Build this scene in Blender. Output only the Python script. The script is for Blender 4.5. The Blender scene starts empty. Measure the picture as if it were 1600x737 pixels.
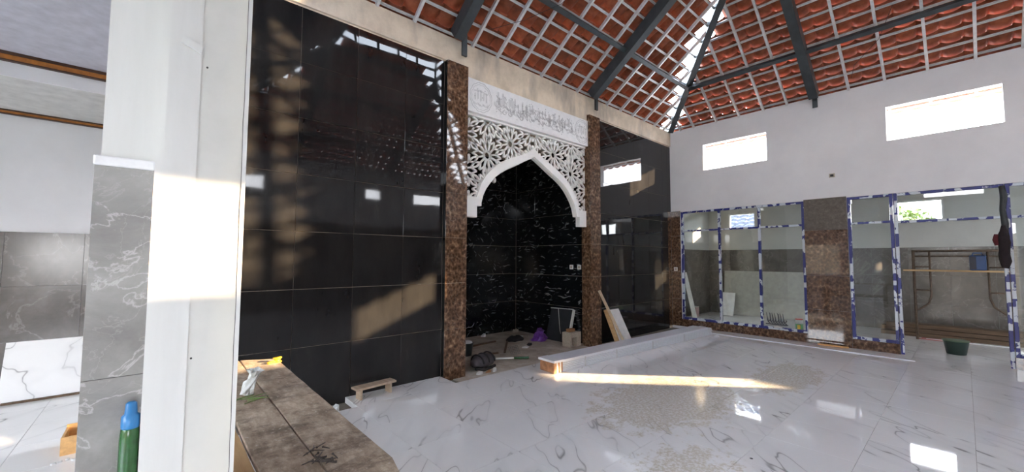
import bpy, math, random
from mathutils import Vector, Matrix
random.seed(7)
SC = bpy.context.scene
COL = SC.collection
PI = math.pi

# ------------------------------------------------------------------ camera
F_PX, YAW, PITCH, ROLL = 623.87, math.radians(41.4856), math.radians(3.2965), math.radians(.1994)
CAM = Vector((0, 0, 1.521))
fw = Vector((math.sin(YAW)*math.cos(PITCH), math.cos(YAW)*math.cos(PITCH), math.sin(PITCH)))
r0 = Vector((math.cos(YAW), -math.sin(YAW), 0)); u0 = r0.cross(fw)
RR = r0*math.cos(ROLL) + u0*math.sin(ROLL); UU = -r0*math.sin(ROLL) + u0*math.cos(ROLL)
cd = bpy.data.cameras.new('camera'); cam = bpy.data.objects.new('camera', cd); COL.objects.link(cam)
m = Matrix((RR, UU, -fw)).transposed().to_4x4(); m.translation = CAM
cam.matrix_world = m
cd.sensor_fit = 'HORIZONTAL'; cd.sensor_width = 36; cd.lens = F_PX/1600*36
cd.clip_start = .02; cd.clip_end = 400
SC.camera = cam

# ------------------------------------------------------------------ light
TAN_EL = .272
AZ = Vector((-.683, .730, 0)).normalized()          # the way the sunlight travels in plan
sun_dir = Vector((AZ.x, AZ.y, -TAN_EL)).normalized()
world = bpy.data.worlds.new('sky'); SC.world = world; world.use_nodes = True
wn = world.node_tree.nodes; wl = world.node_tree.links
for n in list(wn): wn.remove(n)
# hazy evening sky: the same all round, pale at the horizon and bluer overhead
tc = wn.new('ShaderNodeTexCoord'); sx_ = wn.new('ShaderNodeSeparateXYZ'); rp = wn.new('ShaderNodeValToRGB')
rp.color_ramp.elements[0].position = .0; rp.color_ramp.elements[0].color = (.985, .98, 1.0, 1)
rp.color_ramp.elements[1].position = .75; rp.color_ramp.elements[1].color = (.64, .79, 1.0, 1)
bg = wn.new('ShaderNodeBackground'); wo = wn.new('ShaderNodeOutputWorld')
bg.inputs['Strength'].default_value = 5.0
wl.new(tc.outputs['Generated'], sx_.inputs[0]); wl.new(sx_.outputs[2], rp.inputs[0])
wl.new(rp.outputs[0], bg.inputs[0]); wl.new(bg.outputs[0], wo.inputs[0])
sd = bpy.data.lights.new('sun', 'SUN'); sd.energy = 8.5; sd.color = (1.0, .70, .42); sd.angle = math.radians(.55)
so = bpy.data.objects.new('sun', sd); COL.objects.link(so)
so.rotation_euler = sun_dir.to_track_quat('-Z', 'Y').to_euler()
so.location = (30, -32, 14)

SC.view_settings.view_transform = 'Standard'; SC.view_settings.look = 'None'
SC.view_settings.gamma = 1; SC.view_settings.use_curve_mapping = False
SC.view_settings.exposure = 2.12
cy = SC.cycles
cy.use_denoising = True
cy.max_bounces = 10; cy.diffuse_bounces = 6; cy.glossy_bounces = 5; cy.transparent_max_bounces = 16; cy.transmission_bounces = 4
cy.caustics_reflective = False; cy.caustics_refractive = False
cy.sample_clamp_indirect = 8.0

# ------------------------------------------------------------------ material helpers
class G:
    def __init__(s, name):
        s.mat = bpy.data.materials.new(name); s.mat.use_nodes = True
        s.nt = s.mat.node_tree; s.b = s.nt.nodes['Principled BSDF']; s._pos = None
    def n(s, t, **kw):
        x = s.nt.nodes.new(t)
        for k, v in kw.items(): setattr(x, k, v)
        return x
    def set(s, sock, v):
        if hasattr(v, 'is_output'): s.nt.links.new(v, sock)
        elif isinstance(v, (tuple, list)) and len(v) == 3 and sock.type == 'RGBA': sock.default_value = (*v, 1)
        else: sock.default_value = v
    def pos(s):
        if s._pos is None: s._pos = s.n('ShaderNodeNewGeometry').outputs['Position']
        return s._pos
    def rand(s): return s.n('ShaderNodeObjectInfo').outputs['Random']
    def map(s, vec=None, loc=(0,0,0), rot=(0,0,0), sc=(1,1,1)):
        x = s.n('ShaderNodeMapping'); s.set(x.inputs[0], vec or s.pos())
        s.set(x.inputs[1], loc); x.inputs[2].default_value = rot; x.inputs[3].default_value = sc
        return x.outputs[0]
    def noise(s, scale=5, detail=3, rough=.5, vec=None, dist=0, out='Fac'):
        x = s.n('ShaderNodeTexNoise'); s.set(x.inputs['Vector'], vec or s.pos())
        x.inputs['Scale'].default_value = scale; x.inputs['Detail'].default_value = detail
        x.inputs['Roughness'].default_value = rough; x.inputs['Distortion'].default_value = dist
        return x.outputs[out]
    def vor(s, scale=5, vec=None, feature='F1', out='Distance', metric='EUCLIDEAN', rnd=1.0):
        x = s.n('ShaderNodeTexVoronoi', feature=feature)
        if feature not in ('DISTANCE_TO_EDGE',): x.distance = metric
        s.set(x.inputs['Vector'], vec or s.pos()); x.inputs['Scale'].default_value = scale
        x.inputs['Randomness'].default_value = rnd
        return x.outputs[out]
    def math(s, op, a, b=0.0, clamp=False):
        x = s.n('ShaderNodeMath', operation=op, use_clamp=clamp); s.set(x.inputs[0], a); s.set(x.inputs[1], b); return x.outputs[0]
    def ramp(s, fac, stops, interp='LINEAR'):
        x = s.n('ShaderNodeValToRGB'); s.set(x.inputs[0], fac); r = x.color_ramp; r.interpolation = interp
        while len(r.elements) < len(stops): r.elements.new(.5)
        for e, (p, c) in zip(r.elements, stops):
            e.position = p; e.color = (c, c, c, 1) if isinstance(c, (int, float)) else (*c, 1)
        return x.outputs[0]
    def mix(s, fac, a, b, mode='MIX'):
        x = s.n('ShaderNodeMix', data_type='RGBA', blend_type=mode)
        s.set(x.inputs[0], fac); s.set(x.inputs[6], a); s.set(x.inputs[7], b); return x.outputs[2]
    def vein(s, scale, width, vec=None, detail=4, dist=.4):
        """thin lines where a noise field crosses its middle"""
        a = s.math('ABSOLUTE', s.math('SUBTRACT', s.noise(scale, detail, .55, vec, dist), .5))
        return s.ramp(a, [(0, 1.0), (width, 0.0)])
    def bump(s, h, strength=.3, dist=.01):
        x = s.n('ShaderNodeBump'); x.inputs['Strength'].default_value = strength; x.inputs['Distance'].default_value = dist
        s.set(x.inputs['Height'], h); s.nt.links.new(x.outputs[0], s.b.inputs['Normal']); return x
    def done(s, col=None, rough=None, metal=None, spec=None, coat=None):
        b = s.b
        if col is not None: s.set(b.inputs['Base Color'], col)
        if rough is not None: s.set(b.inputs['Roughness'], rough)
        if metal is not None: s.set(b.inputs['Metallic'], metal)
        if spec is not None: s.set(b.inputs['Specular IOR Level'], spec)
        if coat is not None: s.set(b.inputs['Coat Weight'], coat); b.inputs['Coat Roughness'].default_value = .04
        return s.mat

MT = {}
def simple(name, col, rough=.5, metal=0., var=.12, nscale=9, bump=0., spec=.5):
    g = G(name); d = tuple(c*(1-var) for c in col); l = tuple(min(1, c*(1+var)) for c in col)
    c = g.ramp(g.noise(nscale, 4, .6), [(.3, d), (.7, l)])
    if bump: g.bump(g.noise(nscale*4, 3), bump, .01)
    MT[name] = g.done(c, rough, metal, spec)

def build_materials():
    # painted walls
    g = G('white_paint'); n = g.noise(1.6, 5, .6)
    c = g.ramp(n, [(.3, (.70, .70, .715)), (.7, (.78, .78, .79))]); g.bump(g.noise(60, 2), .08, .004); MT['white_paint'] = g.done(c, .6)
    g = G('dimmed_white_paint'); n = g.noise(1.6, 5, .6); MT['dimmed_white_paint'] = g.done(g.ramp(n, [(.3, (.47, .47, .445)), (.7, (.54, .54, .51))]), .6)  # copy of the white paint, darkened to dim the right room
    g = G('column_paint'); n = g.noise(2.0, 5, .6, g.map(sc=(6, 6, .6)))
    c = g.ramp(n, [(.3, (.59, .60, .585)), (.7, (.66, .67, .655))]); g.bump(g.noise(70, 2), .08, .003); MT['column_paint'] = g.done(c, .5)
    g = G('raw_plaster'); n = g.noise(3.0, 6, .65); n2 = g.noise(1.1, 3, .5, g.map(sc=(5, 5, .8)))
    c = g.mix(g.ramp(n2, [(.4, 0.), (.65, 1.)]), g.ramp(n, [(.3, (.52, .53, .50)), (.7, (.62, .62, .59))]), (.66, .65, .58))
    g.bump(n, .15, .004); MT['raw_plaster'] = g.done(c, .75)
    g = G('concrete'); n = g.noise(2.2, 8, .7); st = g.noise(1.0, 4, .6, g.map(sc=(1.4, 1.4, .5)))
    c = g.ramp(n, [(.3, (.56, .475, .36)), (.55, (.77, .665, .52)), (.75, (.86, .77, .63))])
    c = g.mix(g.ramp(st, [(.52, 0.), (.66, .75)]), c, (.30, .27, .23)); g.bump(g.noise(25, 6, .7), .35, .008); MT['concrete'] = g.done(c, .85)
    # black polished tile
    g = G('black_tile'); r = g.rand()
    off = g.n('ShaderNodeCombineXYZ'); g.set(off.inputs[0], g.math('MULTIPLY', r, 31)); g.set(off.inputs[2], g.math('MULTIPLY', r, 17))
    v = g.map(loc=off.outputs[0]); dust = g.noise(2.2, 6, .7, g.map(v, sc=(1.5, 1, .5)))
    c = g.ramp(dust, [(.30, (.009, .009, .010)), (.62, (.019, .019, .019)), (.82, (.06, .058, .056))])
    g.bump(g.noise(2.2, 1, .4, v), .05, .03)
    MT['black_tile'] = g.done(c, g.ramp(dust, [(.4, .012), (.75, .07)]), spec=.38)
    # black tile with white streaks (niche)
    g = G('streak_tile')
    w = g.n('ShaderNodeVectorMath', operation='ADD'); g.set(w.inputs[0], g.pos())
    nn = g.n('ShaderNodeVectorMath', operation='SCALE'); g.set(nn.inputs[0], g.noise(5, 2, .5, out='Color')); nn.inputs['Scale'].default_value = .10
    g.set(w.inputs[1], nn.outputs[0]); vv = w.outputs[0]
    def streak(rot, sc, lo, hi): return g.ramp(g.noise(1.0, 1.5, .5, g.map(g.map(vv, rot=rot), sc=sc)), [(lo, 0.), (hi, 1.)])
    a = streak((0, .15, 0), (4.5, 4.5, 34), .665, .70); b = streak((0, -.85, 0), (4.5, 4.5, 40), .685, .72); d = streak((.7, .9, 0), (5, 5, 44), .69, .72)
    s = g.math('MAXIMUM', g.math('MAXIMUM', a, b), d)
    c = g.mix(s, (.006, .008, .010), (.20, .21, .21)); MT['streak_tile'] = g.done(c, .09)
    # brown emperador marble
    g = G('brown_marble'); n = g.noise(16, 8, .72, dist=.7); vo = g.vor(24, g.map(sc=(1, 1, .8)), 'F1')
    c = g.ramp(g.math('ADD', g.math('MULTIPLY', n, .8), g.math('MULTIPLY', vo, .35)), [(.34, (.018, .010, .006)), (.52, (.072, .038, .022)), (.66, (.15, .085, .050)), (.8, (.34, .225, .14))])
    c = g.mix(g.math('MULTIPLY', g.vein(5, .015), .3), c, (.36, .28, .21)); MT['brown_marble'] = g.done(c, .035)
    g = G('rough_brown_stone'); n = g.noise(14, 9, .75); c = g.ramp(n, [(.3, (.06, .048, .038)), (.55, (.12, .10, .08)), (.75, (.22, .19, .155))]); g.bump(n, .4, .006); MT['rough_brown_stone'] = g.done(c, .55)
    # grey marble wainscot
    g = G('grey_marble'); r = g.rand(); off = g.n('ShaderNodeCombineXYZ'); g.set(off.inputs[0], g.math('MULTIPLY', r, 23)); g.set(off.inputs[2], g.math('MULTIPLY', r, 41))
    v = g.map(loc=off.outputs[0]); n = g.noise(3.5, 8, .68, v, .5)
    c = g.ramp(n, [(.3, (.155, .150, .145)), (.5, (.225, .22, .212)), (.7, (.31, .305, .295))])
    c = g.mix(g.math('MULTIPLY', g.vein(2.6, .007, v, 8, .6), .55), c, (.50, .49, .475))
    c = g.mix(g.math('MULTIPLY', g.vein(6.5, .008, g.map(v, rot=(.5, .6, .3)), 7, .7), .25), c, (.42, .41, .395)); MT['grey_marble'] = g.done(c, .22)
    g = G('taupe_marble'); r = g.rand(); off = g.n('ShaderNodeCombineXYZ'); g.set(off.inputs[1], g.math('MULTIPLY', r, 23)); g.set(off.inputs[2], g.math('MULTIPLY', r, 41))
    v = g.map(loc=off.outputs[0]); n = g.noise(3.0, 8, .68, v, .5)
    c = g.ramp(n, [(.3, (.072, .063, .055)), (.5, (.105, .094, .083)), (.7, (.155, .140, .125))])
    c = g.mix(g.math('MULTIPLY', g.vein(2.0, .012, v, 6, .6), .4), c, (.32, .295, .27)); MT['taupe_marble'] = g.done(c, .16)
    # white floor tile, grey veins, dried cement slurry in the middle of the hall
    def floor_mat(name, stain):
        g = G(name); r = g.rand(); off = g.n('ShaderNodeCombineXYZ'); g.set(off.inputs[0], g.math('MULTIPLY', r, 3.0)); g.set(off.inputs[1], g.math('MULTIPLY', r, 1.6))
        v = g.map(g.map(g.map(loc=off.outputs[0]), rot=(0, 0, -.85)), sc=(.34, 1.25, 1))
        ve = g.vein(1.15, .0042, v, 3.2, .04); gate = g.ramp(g.noise(2.2, 2, .5, g.map(loc=(7, 3, 0))), [(.42, .15), (.6, 1.)])
        base = g.ramp(g.noise(1.3, 4, .55), [(.3, (.83, .825, .81)), (.7, (.89, .885, .87))])
        ha = g.vein(1.15, .035, v, 3.2, .04)
        c = g.mix(g.math('MULTIPLY', ha, .12), base, (.40, .40, .41))
        c = g.mix(g.math('MULTIPLY', g.math('MULTIPLY', ve, gate), .75), c, (.17, .165, .16))
        rough = .03
        if stain:
            p = g.n('ShaderNodeSeparateXYZ'); g.set(p.inputs[0], g.pos())
            def blob(cx, cy, rx, ry, rot):
                q = g.map(g.map(loc=(-cx, -cy, 0)), rot=(0, 0, -rot), sc=(1/rx, 1/ry, 0))
                l = g.n('ShaderNodeVectorMath', operation='LENGTH'); g.set(l.inputs[0], q); return g.math('SUBTRACT', 1.0, l.outputs['Value'], True)
            bl = g.math('MAXIMUM', g.math('MAXIMUM', blob(4.2, 2.2, 1.6, .95, -.5), blob(6.2, 1.6, 1.4, .55, -.3)), g.math('MULTIPLY', blob(2.9, 1.4, 1.0, .6, .4), .7))
            nz = g.noise(6.5, 7, .7)
            k = g.ramp(g.math('ADD', g.math('MULTIPLY', bl, .55), g.math('MULTIPLY', nz, .75)), [(.56, 0.), (.62, 1.)])
            fine = g.ramp(g.noise(38, 3, .6), [(.42, 0.), (.56, 1.)])
            k2 = g.math('MULTIPLY', k, g.math('ADD', g.math('MULTIPLY', fine, .65), .2))
            c = g.mix(k2, c, (.60, .545, .43))
            rough = g.math('ADD', .03, g.math('MULTIPLY', k2, .16))
            wet = g.noise(30, 2, .5)
            g.bump(g.math('ADD', g.math('MULTIPLY', g.math('MULTIPLY', wet, k), .4), g.math('MULTIPLY', g.noise(1.5, 1, .5), .6)), .10, .012)
        else:
            g.bump(g.noise(2.0, 1, .4), .06, .012)
        MT[name] = g.done(c, rough, spec=.7)
    floor_mat('floor_marble', True); floor_mat('floor_marble_plain', False)
    simple('grout', (.42, .41, .40), .9)
    g = G('raw_floor'); n = g.noise(5, 9, .72); c = g.ramp(n, [(.3, (.10, .085, .065)), (.5, (.20, .175, .14)), (.72, (.34, .31, .26))]); g.bump(n, .7, .02); MT['raw_floor'] = g.done(c, .9)
    g = G('screed'); n = g.noise(3.5, 9, .72); c = g.ramp(n, [(.3, (.26, .22, .17)), (.5, (.42, .37, .30)), (.72, (.58, .53, .45))]); g.bump(n, .5, .015); MT['screed'] = g.done(c, .9)
    # roof
    g = G('clay'); r = g.rand(); n = g.noise(11, 5, .6)
    c = g.ramp(n, [(.3, (.19, .048, .019)), (.7, (.34, .098, .040))])
    h = g.n('ShaderNodeHueSaturation'); g.set(h.inputs['Value'], g.math('ADD', .72, g.math('MULTIPLY', r, .55))); h.inputs['Saturation'].default_value = 1.0; g.set(h.inputs['Color'], c)
    MT['clay'] = g.done(h.outputs[0], .75)
    g = G('galvanised'); n = g.noise(12, 4, .6); MT['galvanised'] = g.done(g.ramp(n, [(.3, (.60, .61, .62)), (.7, (.78, .79, .79))]), .42, .35)
    simple('dark_steel', (.055, .068, .075), .45, .3, .2, 5)
    # film wrapped aluminium
    g = G('film'); v = g.vor(13, g.map(sc=(1, 1.0, .7)), 'F1', 'Color', 'CHEBYCHEV'); sp = g.n('ShaderNodeSeparateColor'); g.set(sp.inputs[0], v)
    n = g.noise(26, 3, .6, g.map(sc=(1, 1, 1)))
    k = g.ramp(g.math('ADD', g.math('MULTIPLY', sp.outputs[0], .8), g.math('MULTIPLY', n, .4)), [(.52, 0.), (.55, 1.)])
    c = g.mix(k, (.60, .66, .72), (.008, .015, .17)); g.bump(g.noise(40, 3), .5, .006); MT['film'] = g.done(c, .35)
    simple('dark_tape', (.035, .042, .045), .5, 0, .3, 12, .3)
    # glass: fresnel mirror over a clear sheet
    g = G('glass'); nt = g.nt; out = nt.nodes['Material Output']; nt.nodes.remove(g.b)
    tr = g.n('ShaderNodeBsdfTransparent'); tr.inputs[0].default_value = (.93, .95, .94, 1); gl = g.n('ShaderNodeBsdfGlossy'); gl.inputs['Roughness'].default_value = .01
    lw = g.n('ShaderNodeLayerWeight'); lw.inputs[0].default_value = .5; mx = g.n('ShaderNodeMixShader')
    nt.links.new(g.math('ADD', .045, g.math('MULTIPLY', g.math('POWER', lw.outputs['Facing'], 5.0), .95)), mx.inputs[0]); nt.links.new(tr.outputs[0], mx.inputs[1]); nt.links.new(gl.outputs[0], mx.inputs[2]); nt.links.new(mx.outputs[0], out.inputs[0])
    MT['glass'] = g.mat
    # wood
    def wood(name, a, b, rot=0, sc=(30, 1.6, 30), rough=.7, stain=None):
        g = G(name); v = g.map(rot=(0, 0, rot), sc=sc); n = g.noise(1.0, 6, .65, v); n2 = g.noise(3.2, 6, .7)
        c = g.ramp(n, [(.3, a), (.7, b)])
        if stain: c = g.mix(g.ramp(n2, [(.42, 0.), (.62, .85)]), c, stain)
        g.bump(n, .25, .004); MT[name] = g.done(c, rough)
    g = G('weathered_wood'); n = g.noise(1.0, 7, .75, g.map(sc=(14, 5, 14))); n2 = g.noise(1.0, 6, .72, g.map(rot=(0, 0, .3), sc=(5, 8, 5))); n3 = g.noise(55, 3, .7)
    c = g.ramp(n, [(.32, (.20, .145, .10)), (.52, (.42, .335, .245)), (.7, (.62, .53, .42))]); c = g.mix(g.ramp(n2, [(.48, 0.), (.64, .8)]), c, (.12, .088, .065))
    c = g.mix(g.ramp(n3, [(.60, 0.), (.70, .6)]), c, (.66, .60, .52)); g.bump(n, .4, .005); MT['weathered_wood'] = g.done(c, .8)
    wood('fresh_wood', (.42, .25, .11), (.62, .42, .21), 0, (20, 1.6, 20), .6)
    wood('stool_wood', (.36, .27, .19), (.52, .41, .30), PI/2, (26, 2, 26), .65)
    wood('pale_wood', (.50, .39, .27), (.66, .54, .39), 0, (3, 26, 26), .6)
    wood('dark_timber', (.07, .044, .026), (.17, .108, .062), 0, (26, 1.5, 26), .75)
    wood('rust_steel', (.06, .038, .026), (.15, .10, .065), 0, (20, 20, 20), .7)
    g = G('carved_stone'); n = g.noise(7, 4, .6); MT['carved_stone'] = g.done(g.ramp(n, [(.3, (.86, .87, .84)), (.7, (.91, .91, .88))]), .6)
    g = G('board_stone'); n = g.noise(18, 6, .7); g.bump(n, .25, .004); MT['board_stone'] = g.done(g.ramp(n, [(.3, (.76, .78, .79)), (.7, (.86, .87, .875))]), .7)
    simple('pencil', (.30, .31, .32), .8)
    simple('white_gypsum', (.74, .75, .77), .6); simple('white_sheet', (.78, .78, .76), .5); simple('white_plastic', (.72, .74, .79), .3, 0, .02, 3)
    simple('wrap_brown', (.36, .18, .09), .35, 0, .4, 14); simple('clear_tape', (.66, .66, .67), .25)
    simple('socket_white', (.80, .80, .78), .35); simple('socket_beige', (.42, .38, .30), .5)
    simple('bulb_white', (.85, .85, .83), .3); simple('cable_black', (.02, .02, .02), .6)
    simple('gold_trim', (.40, .15, .025), .35, .1, .3, 20); simple('dark_brown_trim', (.05, .018, .008), .4)
    simple('ceiling_lilac', (.50, .50, .56), .7); simple('ceiling_grey', (.60, .60, .58), .7)
    simple('bottle_green', (.014, .075, .016), .2, 0, .3, 30); simple('cap_blue', (.02, .15, .36), .35)
    simple('yellow_plastic', (.85, .55, .03), .4); simple('bag_clear', (.60, .62, .60), .25, 0, .2, 30); simple('leaf_green', (.16, .26, .08), .6)
    simple('screw_steel', (.10, .085, .075), .4, .5); simple('bucket_green', (.012, .035, .028), .4); simple('bucket_rim', (.10, .16, .09), .4)
    simple('bucket_dark', (.02, .028, .028), .5); simple('cement_white', (.62, .63, .62), .8)
    simple('bag_black', (.014, .013, .014), .6); simple('bag_grey', (.075, .066, .074), .7, 0, .2, 30)
    simple('purple_plastic', (.13, .035, .26), .3, 0, .3, 25); simple('hollow_block', (.42, .37, .29), .9, 0, .15, 30, .4)
    simple('clay_brick', (.33, .16, .07), .85); simple('broom_white', (.68, .70, .66), .5); simple('grid_grey', (.12, .14, .14), .6)
    simple('paper', (.62, .62, .60), .8); simple('black_cloth', (.015, .015, .017), .9); simple('smoke_tile', (.03, .034, .038), .1)
    simple('beige_panel', (.43, .42, .37), .5); simple('pink_box', (.55, .38, .38), .6); simple('red_paint', (.55, .04, .025), .5); simple('can_green', (.10, .35, .12), .4)
    simple('sign_black', (.015, .016, .03), .5); simple('blue_jug', (.012, .05, .16), .4); simple('red_strip', (.32, .06, .05), .5)
    simple('jacket', (.018, .012, .014), .9, 0, .3, 20); simple('jacket_red', (.10, .015, .02), .9)
    simple('ground', (.075, .075, .045), .95, 0, .3, 1); simple('render_wall', (.12, .115, .10), .9, 0, .4, 2)
    g = G('leaf'); n = g.noise(3, 3); MT['leaf'] = g.done(g.ramp(n, [(.3, (.045, .085, .007)), (.7, (.14, .18, .02))]), .6)
    simple('house_wall', (.60, .60, .58), .9); simple('blue_lit_clay', (.055, .06, .085), .7, 0, .3, 3); simple('bark', (.10, .07, .05), .9)  # the neighbour roof clay has blue skylight put into its colour
    simple('orange_wood', (.62, .36, .14), .6, 0, .2, 20)
build_materials()

# ------------------------------------------------------------------ mesh helpers
class MB:
    def __init__(s): s.v = []; s.f = []; s.mi = []; s.cur = 0
    def add(s, vs, fs):
        o = len(s.v); s.v += [tuple(v) for v in vs]; s.f += [tuple(i+o for i in f) for f in fs]; s.mi += [s.cur]*len(fs); return s
    def box(s, x0, x1, y0, y1, z0, z1):
        return s.add([(x, y, z) for z in (z0, z1) for y in (y0, y1) for x in (x0, x1)],
                     [(0, 2, 3, 1), (4, 5, 7, 6), (0, 1, 5, 4), (2, 6, 7, 3), (0, 4, 6, 2), (1, 3, 7, 5)])
    def obox(s, c, a, b, d):
        c, a, b, d = map(Vector, (c, a, b, d))
        if a.cross(b).dot(d) < 0: b = -b
        return s.add([c + i*a + j*b + k*d for k in (-1, 1) for j in (-1, 1) for i in (-1, 1)],
                     [(0, 2, 3, 1), (4, 5, 7, 6), (0, 1, 5, 4), (2, 6, 7, 3), (0, 4, 6, 2), (1, 3, 7, 5)])
    def bar(s, p, q, w, h, up=(0, 0, 1)):
        p, q = Vector(p), Vector(q); t = (q-p); l = t.length
        if l < 1e-6: return s
        t /= l; up = Vector(up); sd = t.cross(up)
        if sd.length < 1e-4: sd = t.cross(Vector((1, 0, 0)))
        sd.normalize(); u = sd.cross(t).normalized()
        return s.obox((p+q)/2, t*l/2, sd*w/2, u*h/2)
    def tube(s, pts, r, n=8, cap=True):
        pts = [Vector(p) for p in pts]; rs = r if isinstance(r, (list, tuple)) else [r]*len(pts)
        rings = []; nrm = None
        for i, p in enumerate(pts):
            t = (pts[min(i+1, len(pts)-1)] - pts[max(i-1, 0)]).normalized()
            if nrm is None:
                nrm = t.orthogonal().normalized()
            else:
                nrm = (nrm - t*nrm.dot(t)); nrm = nrm.normalized() if nrm.length > 1e-6 else t.orthogonal().normalized()
            b = t.cross(nrm); rings.append([p + (nrm*math.cos(a) + b*math.sin(a))*rs[i] for a in [2*PI*k/n for k in range(n)]])
        fs = [(i*n+k, i*n+(k+1) % n, (i+1)*n+(k+1) % n, (i+1)*n+k) for i in range(len(pts)-1) for k in range(n)]
        if cap: fs += [tuple(reversed(range(n))), tuple((len(pts)-1)*n+k for k in range(n))]
        return s.add([v for rg in rings for v in rg], fs)
    def lathe(s, prof, n=20, c=(0, 0, 0), sq=1.0):
        c = Vector(c); vs = [c + Vector((r*math.cos(2*PI*k/n), r*sq*math.sin(2*PI*k/n), z)) for r, z in prof for k in range(n)]
        fs = [(i*n+k, i*n+(k+1) % n, (i+1)*n+(k+1) % n, (i+1)*n+k) for i in range(len(prof)-1) for k in range(n)]
        fs += [tuple(reversed(range(n))), tuple((len(prof)-1)*n+k for k in range(n))]
        return s.add(vs, fs)
    def prism(s, poly, f0, f1):
        """poly 2d points; f0/f1 map a 2d point to 3d on the two caps"""
        n = len(poly); return s.add([f0(p) for p in poly] + [f1(p) for p in poly],
              [tuple(range(n)), tuple(reversed(range(n, 2*n)))] + [(i, i+n, (i+1) % n+n, (i+1) % n) for i in range(n)])
    def mesh(s, name, mats, smooth=False):
        me = bpy.data.meshes.new(name); me.from_pydata(s.v, [], s.f)
        if not isinstance(mats, (list, tuple)): mats = [mats]
        for x in mats: me.materials.append(MT[x] if isinstance(x, str) else x)
        if len(mats) > 1: me.polygons.foreach_set('material_index', s.mi)
        if smooth: me.polygons.foreach_set('use_smooth', [True]*len(me.polygons))
        me.update()
        import bmesh
        bm = bmesh.new(); bm.from_mesh(me); bmesh.ops.recalc_face_normals(bm, faces=bm.faces); bm.to_mesh(me); bm.free()
        return me
    def build(s, name, mats, parent=None, smooth=False, bevel=0, loc=None):
        return link(name, s.mesh(name, mats, smooth), parent, bevel, loc)
def link(name, me, parent=None, bevel=0, loc=None, mw=None):
    o = bpy.data.objects.new(name, me); COL.objects.link(o)
    if parent: o.parent = parent
    if loc is not None: o.location = loc
    if mw is not None: o.matrix_local = mw
    if bevel:
        b = o.modifiers.new('bevel', 'BEVEL'); b.width = bevel; b.segments = 2; b.limit_method = 'ANGLE'
    return o
def tag(o, label, cat=None, group=None, kind=None):
    if label: o['label'] = label
    if cat: o['category'] = cat
    if group: o['group'] = group
    if kind: o['kind'] = kind
    return o
def thing(name, label, cat, loc=(0, 0, 0), rz=0, group=None):
    o = bpy.data.objects.new(name, None); COL.objects.link(o); o.location = loc; o.rotation_euler = (0, 0, rz); o.empty_display_size = .1
    return tag(o, label, cat, group)
def struct(o, label=None): return tag(o, label, None, None, 'structure')
def bx(name, mat, parent, *b, bevel=0): return MB().box(*b).build(name, mat, parent, bevel=bevel)

def wall_grid(axis, c0, c1, us, zs, solid):
    """a wall slab between c0 and c1 on 'axis'; us, zs break lines; solid(u, z) tells a filled cell"""
    mb = MB(); P = (lambda c, u, z: (u, c, z)) if axis == 'Y' else (lambda c, u, z: (c, u, z))
    nu, nz = len(us)-1, len(zs)-1
    S = [[solid((us[i]+us[i+1])/2, (zs[j]+zs[j+1])/2) for j in range(nz)] for i in range(nu)]
    g = lambda i, j: 0 <= i < nu and 0 <= j < nz and S[i][j]
    for i in range(nu):
        for j in range(nz):
            if not S[i][j]: continue
            a, b, z, w = us[i], us[i+1], zs[j], zs[j+1]
            for c in (c0, c1): mb.add([P(c, a, z), P(c, b, z), P(c, b, w), P(c, a, w)], [(0, 1, 2, 3)])
            if not g(i-1, j): mb.add([P(c0, a, z), P(c1, a, z), P(c1, a, w), P(c0, a, w)], [(0, 1, 2, 3)])
            if not g(i+1, j): mb.add([P(c0, b, z), P(c1, b, z), P(c1, b, w), P(c0, b, w)], [(0, 1, 2, 3)])
            if not g(i, j-1): mb.add([P(c0, a, z), P(c1, a, z), P(c1, b, z), P(c0, b, z)], [(0, 1, 2, 3)])
            if not g(i, j+1): mb.add([P(c0, a, w), P(c1, a, w), P(c1, b, w), P(c0, b, w)], [(0, 1, 2, 3)])
    import bmesh
    me = bpy.data.meshes.new('w'); me.from_pydata(mb.v, [], mb.f); bm = bmesh.new(); bm.from_mesh(me)
    bmesh.ops.remove_doubles(bm, verts=bm.verts, dist=1e-5); bmesh.ops.recalc_face_normals(bm, faces=bm.faces); bm.to_mesh(me); bm.free()
    return me
def wall(name, mat, axis, c0, c1, us, zs, solid):
    me = wall_grid(axis, c0, c1, us, zs, solid); me.materials.append(MT[mat]); return link(name, me)

TM = {}
def slab(face, w, h, t, mat, ch=.0007):
    """a tile centred on its back; its face looks along 'face' ('Y-', 'X-', 'X+', 'Z+', 'Y+')"""
    k = (face, round(w, 4), round(h, 4), t, mat)
    if k in TM: return TM[k]
    vs = [(a*w/2, b*h/2, 0) for b in (-1, 1) for a in (-1, 1)] + [(a*w/2, b*h/2, t-ch) for b in (-1, 1) for a in (-1, 1)] + [(a*(w/2-ch), b*(h/2-ch), t) for b in (-1, 1) for a in (-1, 1)]
    X = {'Y-': lambda a, b, c: (a, -c, b), 'Y+': lambda a, b, c: (a, c, b), 'X-': lambda a, b, c: (-c, a, b), 'X+': lambda a, b, c: (c, a, b), 'Z+': lambda a, b, c: (a, b, c)}[face]
    q = lambda o, p: [(o, o+1, p+1, p), (o+1, o+3, p+3, p+1), (o+3, o+2, p+2, p+3), (o+2, o, p, p+2)]
    mb = MB().add([X(*v) for v in vs], [(8, 9, 11, 10), (0, 2, 3, 1)] + q(0, 4) + q(4, 8))
    TM[k] = mb.mesh('tile_mesh', mat); return TM[k]
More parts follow.
